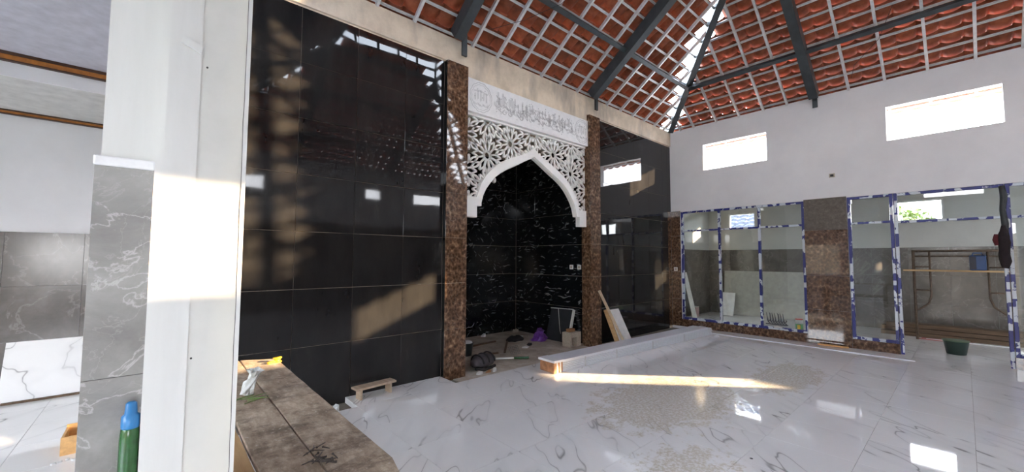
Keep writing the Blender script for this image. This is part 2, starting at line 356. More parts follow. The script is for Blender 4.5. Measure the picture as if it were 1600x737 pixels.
def tile(name, parent, face, lo, hi, at, t, mat, gap=.002, jit=.0):
    """one tile covering lo..hi (2d on the face plane) on the plane 'at'"""
    w, h = hi[0]-lo[0]-gap, hi[1]-lo[1]-gap; a, b = (lo[0]+hi[0])/2, (lo[1]+hi[1])/2
    me = slab(face, w, h, t, mat)
    p = {'Y': (a, at, b), 'X': (at, a, b), 'Z': (a, b, at)}[face[0]]
    o = link(name, me, parent, loc=p)
    if jit:
        e = [random.gauss(0, jit) for _ in range(3)]; e['YXZ'.index(face[0]) if 0 else {'X': 0, 'Y': 1, 'Z': 2}[face[0]]] = 0; o.rotation_euler = e
    return o

# ------------------------------------------------------------------ the setting
W1, W2, WL, WB = 4.57, 9.08, -.06, -4.25        # front, right, left and back planes of the hall
CX = 4.51
ZT = 4.56

# --- floors
fl = struct(bx('floor', 'raw_floor', None, WL-.2, W2, WB, 4.78, -.25, -.06), 'hall floor of glossy white veined tiles with a strip of bare ground before the front wall')
xs = [WL] + [.4+.6*k for k in range(15)] + [W2]
ys = [WB] + [-4.2+.6*k for k in range(15)]
for i in range(len(xs)-1):
    for j in range(len(ys)-1):
        if ys[j+1]-ys[j] < .1: continue
        tile('tile', fl, 'Z+', (xs[i], ys[j]), (xs[i+1], ys[j+1]), -.06, .06, 'floor_marble', .0018)
for a, b in ((1.6, 2.2), (2.2, 2.8)): tile('tile', fl, 'Z+', (a, 4.2), (b, W1), -.06, .06, 'floor_marble', .0018)
fr = struct(bx('floor_right_room', 'grout', None, W2, 12.35, -6.3, 5.1, -.25, -.06), 'white tiled floor of the room behind the glazed wall')
xr = [W2+.0] + [9.4+.6*k for k in range(5)] + [12.2]; yr = [-6+.6*k for k in range(19)] + [5.0]
for i in range(len(xr)-1):
    for j in range(len(yr)-1): tile('tile', fr, 'Z+', (xr[i], yr[j]), (xr[i+1], yr[j+1]), -.06, .06, 'floor_marble_plain', .0018)
fL = struct(bx('floor_left_room', 'grout', None, -4.2, WL-.2, WB-.4, 7.0, -.25, -.06), 'pale tiled floor of the side room on the left')
xl = [-3.8+.6*k for k in range(6)] + [WL-.2]
for i in range(len(xl)-1):
    for j in range(14):
        tile('tile', fL, 'Z+', (xl[i], -1.5+.6*j), (xl[i+1], min(6.9, -.9+.6*j)), -.06, .06, 'floor_marble_plain', .0018)
# the side room runs on behind the column
MB().box(WL-.2, WL, WB, 6.9, -.25, 0).build('screed_strip', 'floor_marble_plain', fL)

# --- front wall
NX0, NX1 = 3.039, 6.011
wfl = struct(bx('wall_front_left', 'concrete', None, WL, NX0, W1+.01, W1+.21, -.2, 4.22), 'front wall left of the niche in glossy black tiles with a brown pilaster')
wfr = struct(bx('wall_front_right', 'concrete', None, NX1, W2+.15, W1+.01, W1+.21, -.2, 4.22), 'front wall right of the niche in glossy black tiles with a brown pilaster')
struct(MB().box(WL, W2, W1-.02, W1+.24, 4.22, ZT).box(3.15, 5.87, W1-.02, W1+.2, 4.09, 4.22).build('wall_front_beam', 'concrete'), 'bare beige concrete beam along the top of the front wall')
struct(bx('wall_niche_lintel', 'concrete', None, NX0, NX1, W1+.12, W1+.21, 3.62, 4.09), 'concrete lintel behind the inscription board')
zz = [0, .6, 1.2, 1.8, 2.4, 3.0, 3.6, 4.2]
for cols in ([WL, .448, 1.048, 1.648, 2.248, 2.81], [6.19, 6.28, 6.88, 7.48, 8.08, 8.68, W2-.16]):
    for i in range(len(cols)-1):
        for j in range(7):
            tile('wall_tile', wfl if cols[0] < 1 else wfr, 'Y-', (cols[i], zz[j] if j else -.06), (cols[i+1], zz[j+1]), W1+.01, .01, 'black_tile', .0035, .0008)
MB().box(W2-.16, W2-.02, W1-.003, W1+.02, 0, 2.65).build('brown_edge_tile', 'brown_marble', wfr)
tile('wall_tile', wfr, 'Y-', (W2-.16, 2.65), (W2-.005, 4.2), W1+.01, .01, 'black_tile', .003)
for x0, x1 in ((2.81, 3.145), (5.876, 6.19)):
    p = MB().box(x0+.01, x1-.01, W1-.07, W1+.12, -.06, 4.2).build('pilaster', 'concrete', wfl if x0 < 4 else wfr)
    for j in range(7):
        z0, z1 = (zz[j] if j else -.06), zz[j+1]
        tile('facing_tile', p, 'Y-', (x0, z0), (x1, z1), W1-.07, .012, 'brown_marble', .002)
        tile('side_tile', p, 'X-', (W1-.07, z0), (W1+(.12 if x0 > 4 else .0), z1), x0+.012, .012, 'brown_marble' if x0 > 4 else 'black_tile', .001)
        tile('side_tile', p, 'X+', (W1-.07, z0), (W1+.12, z1), x1-.012, .012, 'brown_marble', .001)

# --- the niche
NB, NR, NL = 6.65, 6.0, 3.05
nf = struct(bx('floor_niche', 'screed', None, NL-.1, NR+.1, 4.30, NB+.1, -.25, -.05), 'rough cement floor of the arched niche')
nw = struct(MB().box(NL-.1, NR+.2, NB+.01, NB+.16, -.2, 3.8).build('wall_niche_back', 'concrete'), 'back wall of the niche in black tiles with white streaks')
nr = struct(MB().box(NR+.01, NR+.16, W1+.21, NB+.01, -.2, 3.8).build('wall_niche_right', 'concrete'), 'right wall of the niche in black tiles with white streaks')
nl = struct(MB().box(NL-.16, NL-.01, W1+.21, NB+.01, -.2, 3.8).build('wall_niche_left', 'concrete'), 'left wall of the niche in black streaked tiles')
struct(bx('ceiling_niche', 'concrete', None, NL-.16, NR+.16, W1+.2, NB+.1, 3.7, 3.85), 'concrete soffit of the niche')
nz = [-.05, .6, 1.2, 1.8, 2.4, 3.0, 3.7]
for j in range(6):
    us = [NL, 3.6, 4.2, 4.8, 5.4, NR]
    for i in range(5): tile('wall_tile', nw, 'Y-', (us[i], nz[j]), (us[i+1], nz[j+1]), NB+.01, .01, 'streak_tile', .003)
    us = [W1+.03, 5.45, 6.05, NB]
    for i in range(3):
        tile('wall_tile', nr, 'X-', (us[i], nz[j]), (us[i+1], nz[j+1]), NR+.01, .01, 'streak_tile', .003)
        tile('wall_tile', nl, 'X+', (us[i], nz[j]), (us[i+1], nz[j+1]), NL-.01, .01, 'streak_tile', .003)

# --- right wall with its clerestory and glazing
CL = [(2.545, 3.796), (-.472, .777), (-3.489, -2.24)]; CZ = (3.524, 4.094)
LOW = [(1.966, 4.349), (-1.02, 1.34), (-4.03, -1.65)]
def rw_solid(u, z):
    if CZ[0] < z < CZ[1] and any(a < u < b for a, b in CL): return False
    if z < 2.63 and any(a < u < b for a, b in LOW): return z < .16 and not (-.425 < u < .744)
    return True
wr = struct(wall('wall_right', 'white_paint', 'X', W2, W2+.15, sorted({WB, W1+.05, -.425, .744, *[v for p in CL+LOW for v in p]}), [-.06, .16, 2.63, CZ[0], CZ[1], ZT], rw_solid),
            'white painted right wall with two high openings over the glazing')
for a, b in ((4.349, W1), (1.34, 1.966), (-1.65, -1.02)):
    for z0, z1 in ((0, .62), (.62, 1.24), (1.24, 2.07), (2.07, 2.65)):
        tile('facing_tile', wr, 'X-', (a, z0), (b, z1), W2+.002, .014, 'rough_brown_stone' if z0 > 2 and a > 0 and a < 2 else 'brown_marble', .002)
for a, b in ((3.55, 4.349), (2.75, 3.55), (1.966, 2.75), (.744, 1.34), (-1.02, -.425)):
    tile('plinth_tile', wr, 'X-', (a, 0), (b, .165), W2+.002, .014, 'brown_marble', .002)
# glazing bars
GX = W2+.055
def vbar(name, p, y, z0, z1, w=.042, mat='film', d=.07): return bx(name, mat, p, GX-d/2, GX+d/2, y-w/2, y+w/2, z0, z1, bevel=.004)
def hbar(name, p, y0, y1, z, w=.05, mat='film', d=.07): return bx(name, mat, p, GX-d/2, GX+d/2, y0, y1, z-w/2, z+w/2, bevel=.004)
def pane(p, y0, y1, z0, z1): return bx('pane', 'glass', p, GX-.003, GX+.003, y0, y1, z0, z1)
def glazing(name, label, mull, sill, head, trans, skip_sill=False):
    w = thing(name, label, None); w['kind'] = 'structure'
    for k, y in enumerate(mull): vbar('mullion', w, y, sill, head)
    y0, y1 = mull[0]+.026, mull[-1]-.026
    for a, b in zip(mull[:-1], mull[1:]):
        hbar('head_rail', w, a+.021, b-.021, head-.022, .042); hbar('transom', w, a+.021, b-.021, trans, .036)
        if not skip_sill: hbar('sill_rail', w, a+.021, b-.021, sill+.025)
        pane(w, a+.024, b-.024, trans+.02, head-.045)
        if not skip_sill: pane(w, a+.024, b-.024, sill+.045, trans-.02)
    return w
glazing('window_1', 'three-light window in blue and white film beside the black tiled corner', [1.992, 2.734, 3.507, 4.323], .16, 2.63, 2.18)
glazing('window_2', 'narrow film-wrapped window between brown stone pier and doorway', [.77, 1.314], .16, 2.63, 2.165)
d1 = glazing('door_1', 'open doorway framed in blue and white protective film, dark cover on one jamb', [-.399, .718], .0, 2.63, 2.15, True)
glazing('window_3', 'narrow film-wrapped window at the right edge of the picture', [-.994, -.451], .16, 2.63, 2.15)
glazing('window_4', 'film-wrapped window beyond the right edge of the picture', [-4.0, -3.2, -2.42, -1.68], .16, 2.63, 2.18)
MB().tube([(GX-.045, -.40, 2.6), (GX-.05, -.415, 2.45), (GX-.045, -.395, 2.25), (GX-.05, -.41, 2.05), (GX-.045, -.40, 1.75)], [.03, .036, .03, .036, .03], 8).build('dark_cover', 'dark_tape', d1, True)

# --- back wall, unseen save in reflections
BW = [(.95, 2.2), (5.22, 5.70), (6.98, 8.25)]; BZ = (3.57, 3.91)  # middle opening added to throw the sun band onto the column
struct(wall('wall_back', 'white_paint', 'Y', WB-.15, WB, sorted({WL, W2+.15, *[v for p in BW for v in p]}), [-.2, BZ[0], BZ[1], ZT], lambda u, z: not (BZ[0] < z < BZ[1] and any(a < u < b for a, b in BW))),
       'white back wall behind the viewer')
bwn = bpy.data.objects['wall_back']
for i in range(15):
    tile('wainscot_tile', bwn, 'Y+', (WL+.61*i, -.06), (WL+.61*i+.61, 2.65), WB, .012, 'brown_marble', .002)  # unseen brown facing added to darken reflections in the black tiles
# upper part of the left side, carried by the columns
struct(wall('wall_left', 'white_paint', 'X', WL-.14, WL+.06, sorted({WB, W1, *[v for p in CL for v in p]}), [3.34, CZ[0], CZ[1], ZT], lambda u, z: not (CZ[0] < z < CZ[1] and any(a < u < b for a, b in CL))), 'white wall with added high openings over the open left side of the hall')  # unseen high openings added to light the right wall
struct(wall('wall_veranda_added', 'white_paint', 'X', -4.35, -4.2, [-4.65, -4.4, -1.5, -1.25, 1.6, 3.6, 4.9, 7.05], [-.2, .9, 2.2, 2.85, 3.5], lambda u, z: z > 2.85 or u < -1.25 or (u > 1.6 and not (3.6 < u < 4.9 and .9 < z < 2.2))), 'added white wall with openings that limit the light into the left room')  # unseen wall added, its openings set to hold back light from the left
struct(wall('wall_veranda_near_added', 'white_paint', 'Y', -4.8, -4.65, [-4.35, -2.9, -1.3, -.2], [-.2, .9, 2.2, 3.5], lambda u, z: not (-2.9 < u < -1.3 and .9 < z < 2.2)), 'added white near end wall limiting light into the left room, with a window opening')  # unseen end wall added to cut the light on the column

# --- left room
lw = struct(bx('wall_left_room', 'white_paint', None, -4.2, WL, 6.9, 7.05, -.2, 3.6), 'white end wall of the left room over marble wainscot')
for i in range(6):
    for j in range(3): tile('wainscot_tile', lw, 'Y-', (-3.66+.6*i, .6*j), (-3.06+.6*i, .6*j+.6), 6.9, .012, 'taupe_marble', .002)
struct(bx('wall_passage', 'white_paint', None, WL, WL+.12, W1+.21, 6.95, -.2, 3.6), 'white wall between niche and left room')
struct(bx('ceiling_left_room', 'ceiling_lilac', None, -4.2, WL+.0, WB-.4, 5.6, 3.345, 3.45), 'lilac grey ceiling of the left room')
so_ = struct(bx('ceiling_left_soffit', 'ceiling_grey', None, -4.2, WL, 5.6, 6.9, 3.135, 3.5), 'lowered soffit along the end wall of the left room')
bx('fascia', 'white_paint', so_, -4.2, WL, 5.585, 5.6, 3.135, 3.345)
t1 = struct(bx('trim_1', 'gold_trim', None, -4.2, WL, 5.55, 5.585, 3.27, 3.335), 'upper brown and gold cornice strip in the left room')
bx('dark_line', 'dark_brown_trim', t1, -4.2, WL, 5.54, 5.585, 3.318, 3.345); bx('dark_line', 'dark_brown_trim', t1, -4.2, WL, 5.545, 5.585, 3.262, 3.275)
t2 = struct(bx('trim_2', 'gold_trim', None, -4.2, WL, 6.865, 6.9, 3.095, 3.122), 'lower brown and gold cornice strip in the left room')
bx('dark_line', 'dark_brown_trim', t2, -4.2, WL, 6.855, 6.9, 3.12, 3.136); bx('dark_line', 'dark_brown_trim', t2, -4.2, WL, 6.86, 6.9, 3.085, 3.096)

# --- right room
OW = [(3.75, 4.43), (.24, .95)]; OZ = (2.37, 2.82); SUNW = (-5.70, -4.95, 2.6, 3.36)
def ow_solid(u, z):
    if OZ[0] < z < OZ[1] and any(a < u < b for a, b in OW): return False
    return not (SUNW[0] < u < SUNW[1] and SUNW[2] < z < SUNW[3])
ro = struct(wall('wall_right_room', 'dimmed_white_paint', 'X', 12.2, 12.35, sorted({-6.3, 5.15, SUNW[0], SUNW[1], *[v for p in OW for v in p]}), [-.2, OZ[0], SUNW[2], OZ[1], SUNW[3], 3.43], ow_solid),
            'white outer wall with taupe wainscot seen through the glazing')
for i in range(11):
    for j in range(3): tile('wainscot_tile', ro, 'X-', (-1.6+.6*i, .6*j), (-1.0+.6*i, .6*j+.6), 12.2, .012, 'taupe_marble', .002)
re = struct(bx('wall_right_room_end', 'dimmed_white_paint', None, W2+.15, 12.2, 5.0, 5.15, -.2, 3.43), 'white end wall of the right room with taupe wainscot')
for i in range(5):
    for j in range(3): tile('wainscot_tile', re, 'Y-', (9.2+.6*i, .6*j), (9.8+.6*i, .6*j+.6), 5.0, .012, 'taupe_marble', .002)
struct(bx('wall_right_room_near', 'white_paint', None, W2+.15, 12.35, -6.3, -6.15, -.2, 3.43), 'near end wall of the right room')
struct(bx('ceiling_right_room', 'white_paint', None, W2+.15, 12.5, -6.4, 5.2, 3.42, 3.5), 'white ceiling of the right room')
struct(bx('roof_right_room_added', 'concrete', None, 12.36, 13.95, -3.4, 5.3, 3.36, 3.5), 'added concrete eave shading the small windows of the right room')  # overhang added to block sun from the small outer windows
for k, (a, b) in enumerate(OW):
    w = thing('window_%d' % (5+k), ['small high window showing a tiled roof', 'small high window showing green leaves'][k], None); w['kind'] = 'structure'
    for nm, bb in (('head_rail', (a, b, OZ[1]-.03, OZ[1])), ('sill_rail', (a, b, OZ[0], OZ[0]+.03)), ('jamb', (a, a+.03, OZ[0]+.03, OZ[1]-.03)), ('jamb', (b-.03, b, OZ[0]+.03, OZ[1]-.03))):
        bx(nm, 'white_gypsum', w, 12.22, 12.30, *bb)

# ------------------------------------------------------------------ roof
SL = .735; CA = 1/math.sqrt(1+SL*SL); SA = SL*CA
H_TOP = 3.1; EAVE = .58; Z_RAF = 4.53; EXP = .25; TW = .236
def tile_profile():
    mb = MB(); n = 7; t = .013; L = .32
    hs = [.022, -.022, -.048, -.053, -.034, .016, .026]; xs_ = [-.5, -.37, -.18, .06, .28, .47, .57]
    vs = []
    for top in (0, 1):
        for k, (v, lift) in enumerate(((0, .075), (L, .0))):
            for i in range(n): vs.append((xs_[i]*TW, v, hs[i] + lift + top*t))
    g = lambda top, k, i: top*2*n + k*n + i
    fs = []
    for i in range(n-1):
        fs += [(g(1, 0, i), g(1, 0, i+1), g(1, 1, i+1), g(1, 1, i)), (g(0, 0, i), g(0, 1, i), g(0, 1, i+1), g(0, 0, i+1))]
        for k in (0, 1): fs.append((g(0, k, i), g(0, k, i+1), g(1, k, i+1), g(1, k, i)))
    for i in (0, n-1): fs.append((g(0, 0, i), g(0, 1, i), g(1, 1, i), g(1, 0, i)))
    return mb.add(vs, fs)
TP = tile_profile(); TPM = TP.mesh('roof_tile', 'clay', True)
def in_frame(p):
    q = Vector(p)-CAM; d = q.dot(fw)
    if d < .3: return None
    x, y = 800+F_PX*q.dot(RR)/d, 368.5-F_PX*q.dot(UU)/d
    return d if -40 < x < 1640 and -60 < y < 700 else None
def roof(name, label, d, mid, L, rafters, trusses, seen, mr, ml):
    d = Vector(d); u = d.cross(Vector((0, 0, 1))); v = d*CA + Vector((0, 0, SA)); nrm = u.cross(v)
    mid = Vector(mid)
    def P(a, s, o=0): return mid + u*a + v*s + nrm*o          # along the eave, up the slope, out of the plane
    half = L/2; smax = H_TOP/CA; s0 = -EAVE/CA
    root = thing(name, label, None); root['kind'] = 'structure'
    lim = lambda s: half - s*CA
    for a in rafters:
        e = min(smax, (half-abs(a))/CA)
        MB().bar(P(a, s0+.1, .025), P(a, e, .025), .036, .05, nrm).build('rafter', 'galvanised', root)
    k = 0; s = s0+.04
    nb = int((smax-s0)/EXP)
    for k in range(nb+1):
        s = .06 + EXP*(k-3); w = lim(s)-.02
        if s < s0-.05 or s > smax: continue
        mb = MB()
        for o in (-.012, .012): mb.bar(P(-w, s+o, .057), P(w, s+o, .057), .011, .014, nrm)
        mb.bar(P(-w, s, .068), P(w, s, .068), .034, .006, nrm)
        mb.build('batten', 'galvanised', root)
    for s in (1.03, 2.5):
        w = lim(s)-.03; MB().bar(P(-w, s, -.035), P(w, s, -.035), .07, .07, nrm).build('purlin', 'dark_steel', root)
    for a in trusses:
        t = MB().bar(P(a, .10, -.04), P(a, smax, -.04), .14, .19, nrm).build('truss_beam', 'dark_steel', root)
        q = mid + u*(a-.13 if d.y < 0 else a) + d*(.10 if d.y < 0 else .05)
        MB().obox((q.x, q.y, 4.53 if d.y < 0 else 4.56), u*.038, d*.015, Vector((0, 0, .21))).build('bracket', 'dark_steel', t)
    # clay tiles
    todo = []
    s = -.84
    while s < smax-.05:
        n = int(half/TW)+3
        for i in range(-n, n+1):
            a = (i+.25)*TW
            hi = lim(s+.2)
            j = random.random()*.10
            if a+TW/2 > hi-mr-(j if mr > .05 else 0) or a-TW/2 < -hi+ml+(j if ml > .05 else 0): continue
            todo.append((a, s))
        s = -.72 if s < -.8 else s+EXP
    rot = Matrix((u, v, nrm)).transposed().to_4x4()
    items = []
    for a, s in todo:
        p = P(a, s, .130); dd = in_frame(p + v*.12) if seen else None; items.append((dd if dd else 1e9, a, s, p))
    items.sort(key=lambda x: x[0])
    rest = MB(); nkeep = 300 if seen else 0
    for q, (dd, a, s, p) in enumerate(items):
        e = Matrix.Rotation(random.gauss(0, .012), 4, 'Z') @ Matrix.Rotation(random.gauss(0, .008), 4, 'Y')
        mw = Matrix.Translation(p) @ rot @ e
        if q < nkeep and dd < 1e8: link('roof_tile', TPM, root, mw=mw)
        else: rest.add([mw @ Vector(x) for x in TP.v], TP.f)
    if rest.v: o = rest.build('roof_tile_field', 'clay', root, True); o['kind'] = 'stuff'
    return root
# u runs along d x z: front slope -X, right slope +Y
yc = (W1+WB)/2; LXh, LYh = W2-WL, W1-WB
roof('roof_front', 'underside of the clay tile roof slope over the front wall', (0, -1, 0), (CX, W1, Z_RAF), LXh, [CX-x for x in (.35, .85, 1.35, 1.85, 2.345, 3.26, 3.72, 4.19, 4.67, 5.15, 5.60, 6.52, 6.99, 7.44, 7.9, 8.35, 8.78)], [CX-2.93, CX-5.93], True, .02, .05)
roof('roof_right', 'underside of the clay tile roof slope over the white right wall', (-1, 0, 0), (W2, yc, Z_RAF), LYh, [y-yc for y in (4.3, 3.99, 3.49, 3.03, 2.58, 2.17, 1.24, .766, .263, -.237, -.68, -1.15, -1.95, -2.4, -2.85, -3.3, -3.8)], [1.72-yc, -1.5-yc], True, -.14, .03)
roof('roof_back', 'clay tile roof slope over the back wall', (0, 1, 0), (CX, WB, Z_RAF), LXh, [-4+.47*k for k in range(18)], [-1.5, 1.5], False, .03, .02)
roof('roof_left', 'clay tile roof slope over the left side', (1, 0, 0), (WL, yc, Z_RAF), LYh, [-4+.47*k for k in range(18)], [-1.5, 1.5], False, .02, .02)
hips = thing('roof_hips', 'dark steel hip beams rising from the corners', None); hips['kind'] = 'structure'
for x, y, sx, sy in ((W2, W1, -1, -1), (WL, W1, 1, -1), (W2, WB, -1, 1), (WL, WB, 1, 1)):
    a = Vector((x, y, Z_RAF+.06)) ; dirn = Vector((sx, sy, SL)); MB().bar(a+dirn*.02, a+dirn*H_TOP, .125, .17).build('hip_beam', 'dark_steel', hips)
# raised lantern with its band of glazing
LX0, LX1, LY0, LY1 = WL+H_TOP, W2-H_TOP, WB+H_TOP, W1-H_TOP; LZ = Z_RAF+SL*H_TOP
lan = thing('roof_lantern', 'raised glazed lantern at the top of the roof', None); lan['kind'] = 'structure'
for axis, c, a, b in (('Y', LY0, LX0, LX1), ('Y', LY1, LX0, LX1), ('X', LX0, LY0, LY1), ('X', LX1, LY0, LY1)):
    Q = (lambda t, z: (t, c, z)) if axis == 'Y' else (lambda t, z: (c, t, z))
    for z in (LZ+.04, LZ+.33, LZ+.62): MB().bar(Q(a, z), Q(b, z), .05, .05 if z != LZ+.04 else .1).build('lantern_rail', 'dark_steel', lan)
    for k in range(6): t = a+(b-a)*k/5; MB().bar(Q(t, LZ), Q(t, LZ+.66), .05, .05, (1, 0, 0) if axis == 'Y' else (0, 1, 0)).build('lantern_post', 'dark_steel', lan)
e = .15; ap = (CX, yc, LZ+.64+1.15)
MB().add([(LX0-e, LY0-e, LZ+.62), (LX1+e, LY0-e, LZ+.62), (LX1+e, LY1+e, LZ+.62), (LX0-e, LY1+e, LZ+.62), ap, (LX0-e, LY0-e, LZ+.68), (LX1+e, LY0-e, LZ+.68), (LX1+e, LY1+e, LZ+.68), (LX0-e, LY1+e, LZ+.68), (ap[0], ap[1], ap[2]+.06)],
         [(0, 1, 4), (1, 2, 4), (2, 3, 4), (3, 0, 4), (6, 5, 9), (7, 6, 9), (8, 7, 9), (5, 8, 9), (0, 5, 6, 1), (1, 6, 7, 2), (2, 7, 8, 3), (3, 8, 5, 0)]).build('lantern_roof', 'clay', lan)

# ------------------------------------------------------------------ the column in the foreground
co = thing('column', 'white painted column with grey marble facing and raw plaster edge in the foreground', 'column', (0, 0, 0))
MB().box(-.1345, .0, 1.632, 1.82, -.06, 3.34).build('painted_shaft', 'column_paint', co)
for z0, z1 in ((-.0, .58), (.58, 1.18), (1.18, 1.79)):
    tile('marble_tile', co, 'Y-', (-.147, z0), (-.0, z1), 1.632, .012, 'grey_marble', .0012)
MB().box(-.149, -.019, 1.612, 1.635, 1.784, 1.812).build('mortar_smear', 'white_gypsum', co, bevel=.004)
MB().box(.0, .073, 1.478, 1.82, -.06, 3.34).box(-.018, .0, 1.478, 1.65, -.06, 1.80).build('painted_strip', 'column_paint', co)
MB().box(.073, .183, 1.480, 1.82, -.06, 3.34).build('plaster_face', 'raw_plaster', co)
MB().box(.183, .1945, 1.478, 1.82, -.06, 3.34).build('corner_bead', 'column_paint', co)
random.seed(3)
cr = [(.1825+random.uniform(-.0012, .0012), 1.4785, .2+.07*k) for k in range(33)]
MB().tube(cr, .0009, 4).build('crack', 'cable_black', co)
MB().obox((.050, 1.4755, 2.145), (.0235, -.001, -.010), (0, .0035, 0), (.002, 0, .011)).build('tape_scrap', 'column_paint', co)
for x, z in ((.087, 2.09), (.082, 1.234)): MB().lathe([(.0028, -.001), (.0028, .001)], 8).build('screw_hole', 'cable_black', co).matrix_local = Matrix.Translation((x, 1.479, z)) @ Matrix.Rotation(PI/2, 4, 'X')

# ------------------------------------------------------------------ carved arch screen of the niche
AC, AY = 4.53, 4.61                                         # centre and front plane of the screen
K = AY/4.55
def A(dx, z): return (dx*K, 1.521+(z-1.521)*K)
inner = [A(*p) for p in ((0, 3.15), (.08, 3.112), (.204, 3.052), (.42, 2.937), (.56, 2.872), (.687, 2.798), (.79, 2.718), (.883, 2.618), (.96, 2.52), (1.015, 2.417), (1.055, 2.275))]
outer = [A(*p) for p in ((0, 3.309), (.08, 3.247), (.204, 3.178), (.36, 3.115), (.484, 3.063), (.63, 2.993), (.76, 2.917), (.88, 2.82), (.985, 2.712), (1.06, 2.595), (1.105, 2.475), (1.14, 2.39))]
scr = thing('arch_screen', 'white carved arch screen with pierced star lattice in the niche opening', 'screen', (AC, AY, 0))
HW = 1.41; ZTOP = 3.603
band = MB()
for sgn in (-1, 1):
    n = 40
    def samp(poly, t):
        ls = [math.dist(a, b) for a, b in zip(poly[:-1], poly[1:])]; d = t*sum(ls)
        for a, b, l in zip(poly[:-1], poly[1:], ls):
            if d <= l: return (a[0]+(b[0]-a[0])*d/l, a[1]+(b[1]-a[1])*d/l)
            d -= l
        return poly[-1]
    I = [samp(inner, i/n) for i in range(n+1)]; O = [samp(outer, i/n) for i in range(n+1)]
    vs = []
    for (ix, iz), (ox, oz) in zip(I, O):
        mx, mz = ix+(ox-ix)*.12, iz+(oz-iz)*.12
        vs += [(sgn*ix, .0, iz), (sgn*mx, -.03, mz), (sgn*ox, -.03, oz), (sgn*ox, .06, oz), (sgn*ix, .06, iz)]
    fs = [(i*5+k, i*5+(k+1) % 5, (i+1)*5+(k+1) % 5, (i+1)*5+k) for i in range(n) for k in range(5)] + [(0, 1, 2, 3, 4), tuple(n*5+k for k in range(5))]
    band.add(vs, fs)
band.build('arch_band', 'carved_stone', scr)
for sgn in (-1, 1):
    x0, x1 = sorted((sgn*A(1.135, 0)[0], sgn*HW)); za, zb, zc = A(0, 2.105)[1], A(0, 2.275)[1], A(0, 2.395)[1]
    xa, xb = sorted((sgn*A(1.055, 0)[0], sgn*A(1.135, 0)[0]))
    f = MB().box(x0, x1, -.03, .06, za, zc).box(xa, xb, -.029, .06, zb-.002, zc-.01).build('foot_block', 'carved_stone', scr)
    for k, zq in enumerate((zc-.05, zc-.11)): bx('carved_slot', 'pencil', f, *(sorted((sgn*(HW-.07), sgn*(HW-.02)))), -.032, -.028, zq-.008, zq+.008)
    bx('side_border', 'carved_stone', scr, *sorted((sgn*(HW-.045), sgn*HW)), -.02, .05, zc, ZTOP)
bx('top_border', 'carved_stone', scr, -HW+.045, HW-.045, -.02, .05, 3.575, ZTOP)
# star lattice: twelve-fold rosettes on a triangular net, each half mirrored about the centre
def arch_z(dx):
    dx = abs(dx)
    for (a, za), (b, zb) in zip(outer[:-1], outer[1:]):
        if a <= dx <= b: return za+(zb-za)*(dx-a)/(b-a)
    return outer[-1][1]
def inside(x, z): return 0 <= x <= HW-.02 and z <= 3.585 and z >= arch_z(x)+.005-.02
segs = set()
D = .524; R = D/2; cx0, cz0 = A(.483, 3.2845)
def add(p, q):
    p, q = (round(p[0], 4), round(p[1], 4)), (round(q[0], 4), round(q[1], 4)); segs.add((min(p, q), max(p, q)))
for i in range(-3, 5):
    for j in range(-5, 4):
        x = cx0 + i*D*math.cos(PI/6); z = cz0 + j*D + (i % 2)*D/2*(-1)
        pt = lambda r, a: (x + r*math.cos(a), z + r*math.sin(a))
        for k in range(12):
            a = PI/6*k; b = a+PI/12
            add(pt(.20*R, a), pt(.33*R, b)); add(pt(.20*R, a+PI/6), pt(.33*R, b))
            add(pt(.33*R, b), pt(.66*R, b))
            add(pt(.66*R, b), pt(1.0*R, a)); add(pt(.66*R, b), pt(1.0*R, a+PI/6))
            add(pt(.66*R, b), pt(1.035*R, b))
            if k % 2: add(pt(R, a), pt(D/math.sqrt(3), a))
lat = MB()
for p, q in sorted(segs):
    n = 8; run = []
    pts = [(p[0]+(q[0]-p[0])*t/n, p[1]+(q[1]-p[1])*t/n) for t in range(n+1)]
    ok = [inside(*w) for w in pts]
    i = 0
    while i <= n:
        if ok[i]:
            j = i
            while j < n and ok[j+1]: j += 1
            if j > i:
                for sgn in (-1, 1):
                    a, b = pts[i], pts[j]; lat.bar((sgn*a[0], .014, a[1]), (sgn*b[0], .014, b[1]), .0245, .032, (0, 1, 0))
            i = j+1
        else: i += 1
lat.build('star_lattice', 'carved_stone', scr)
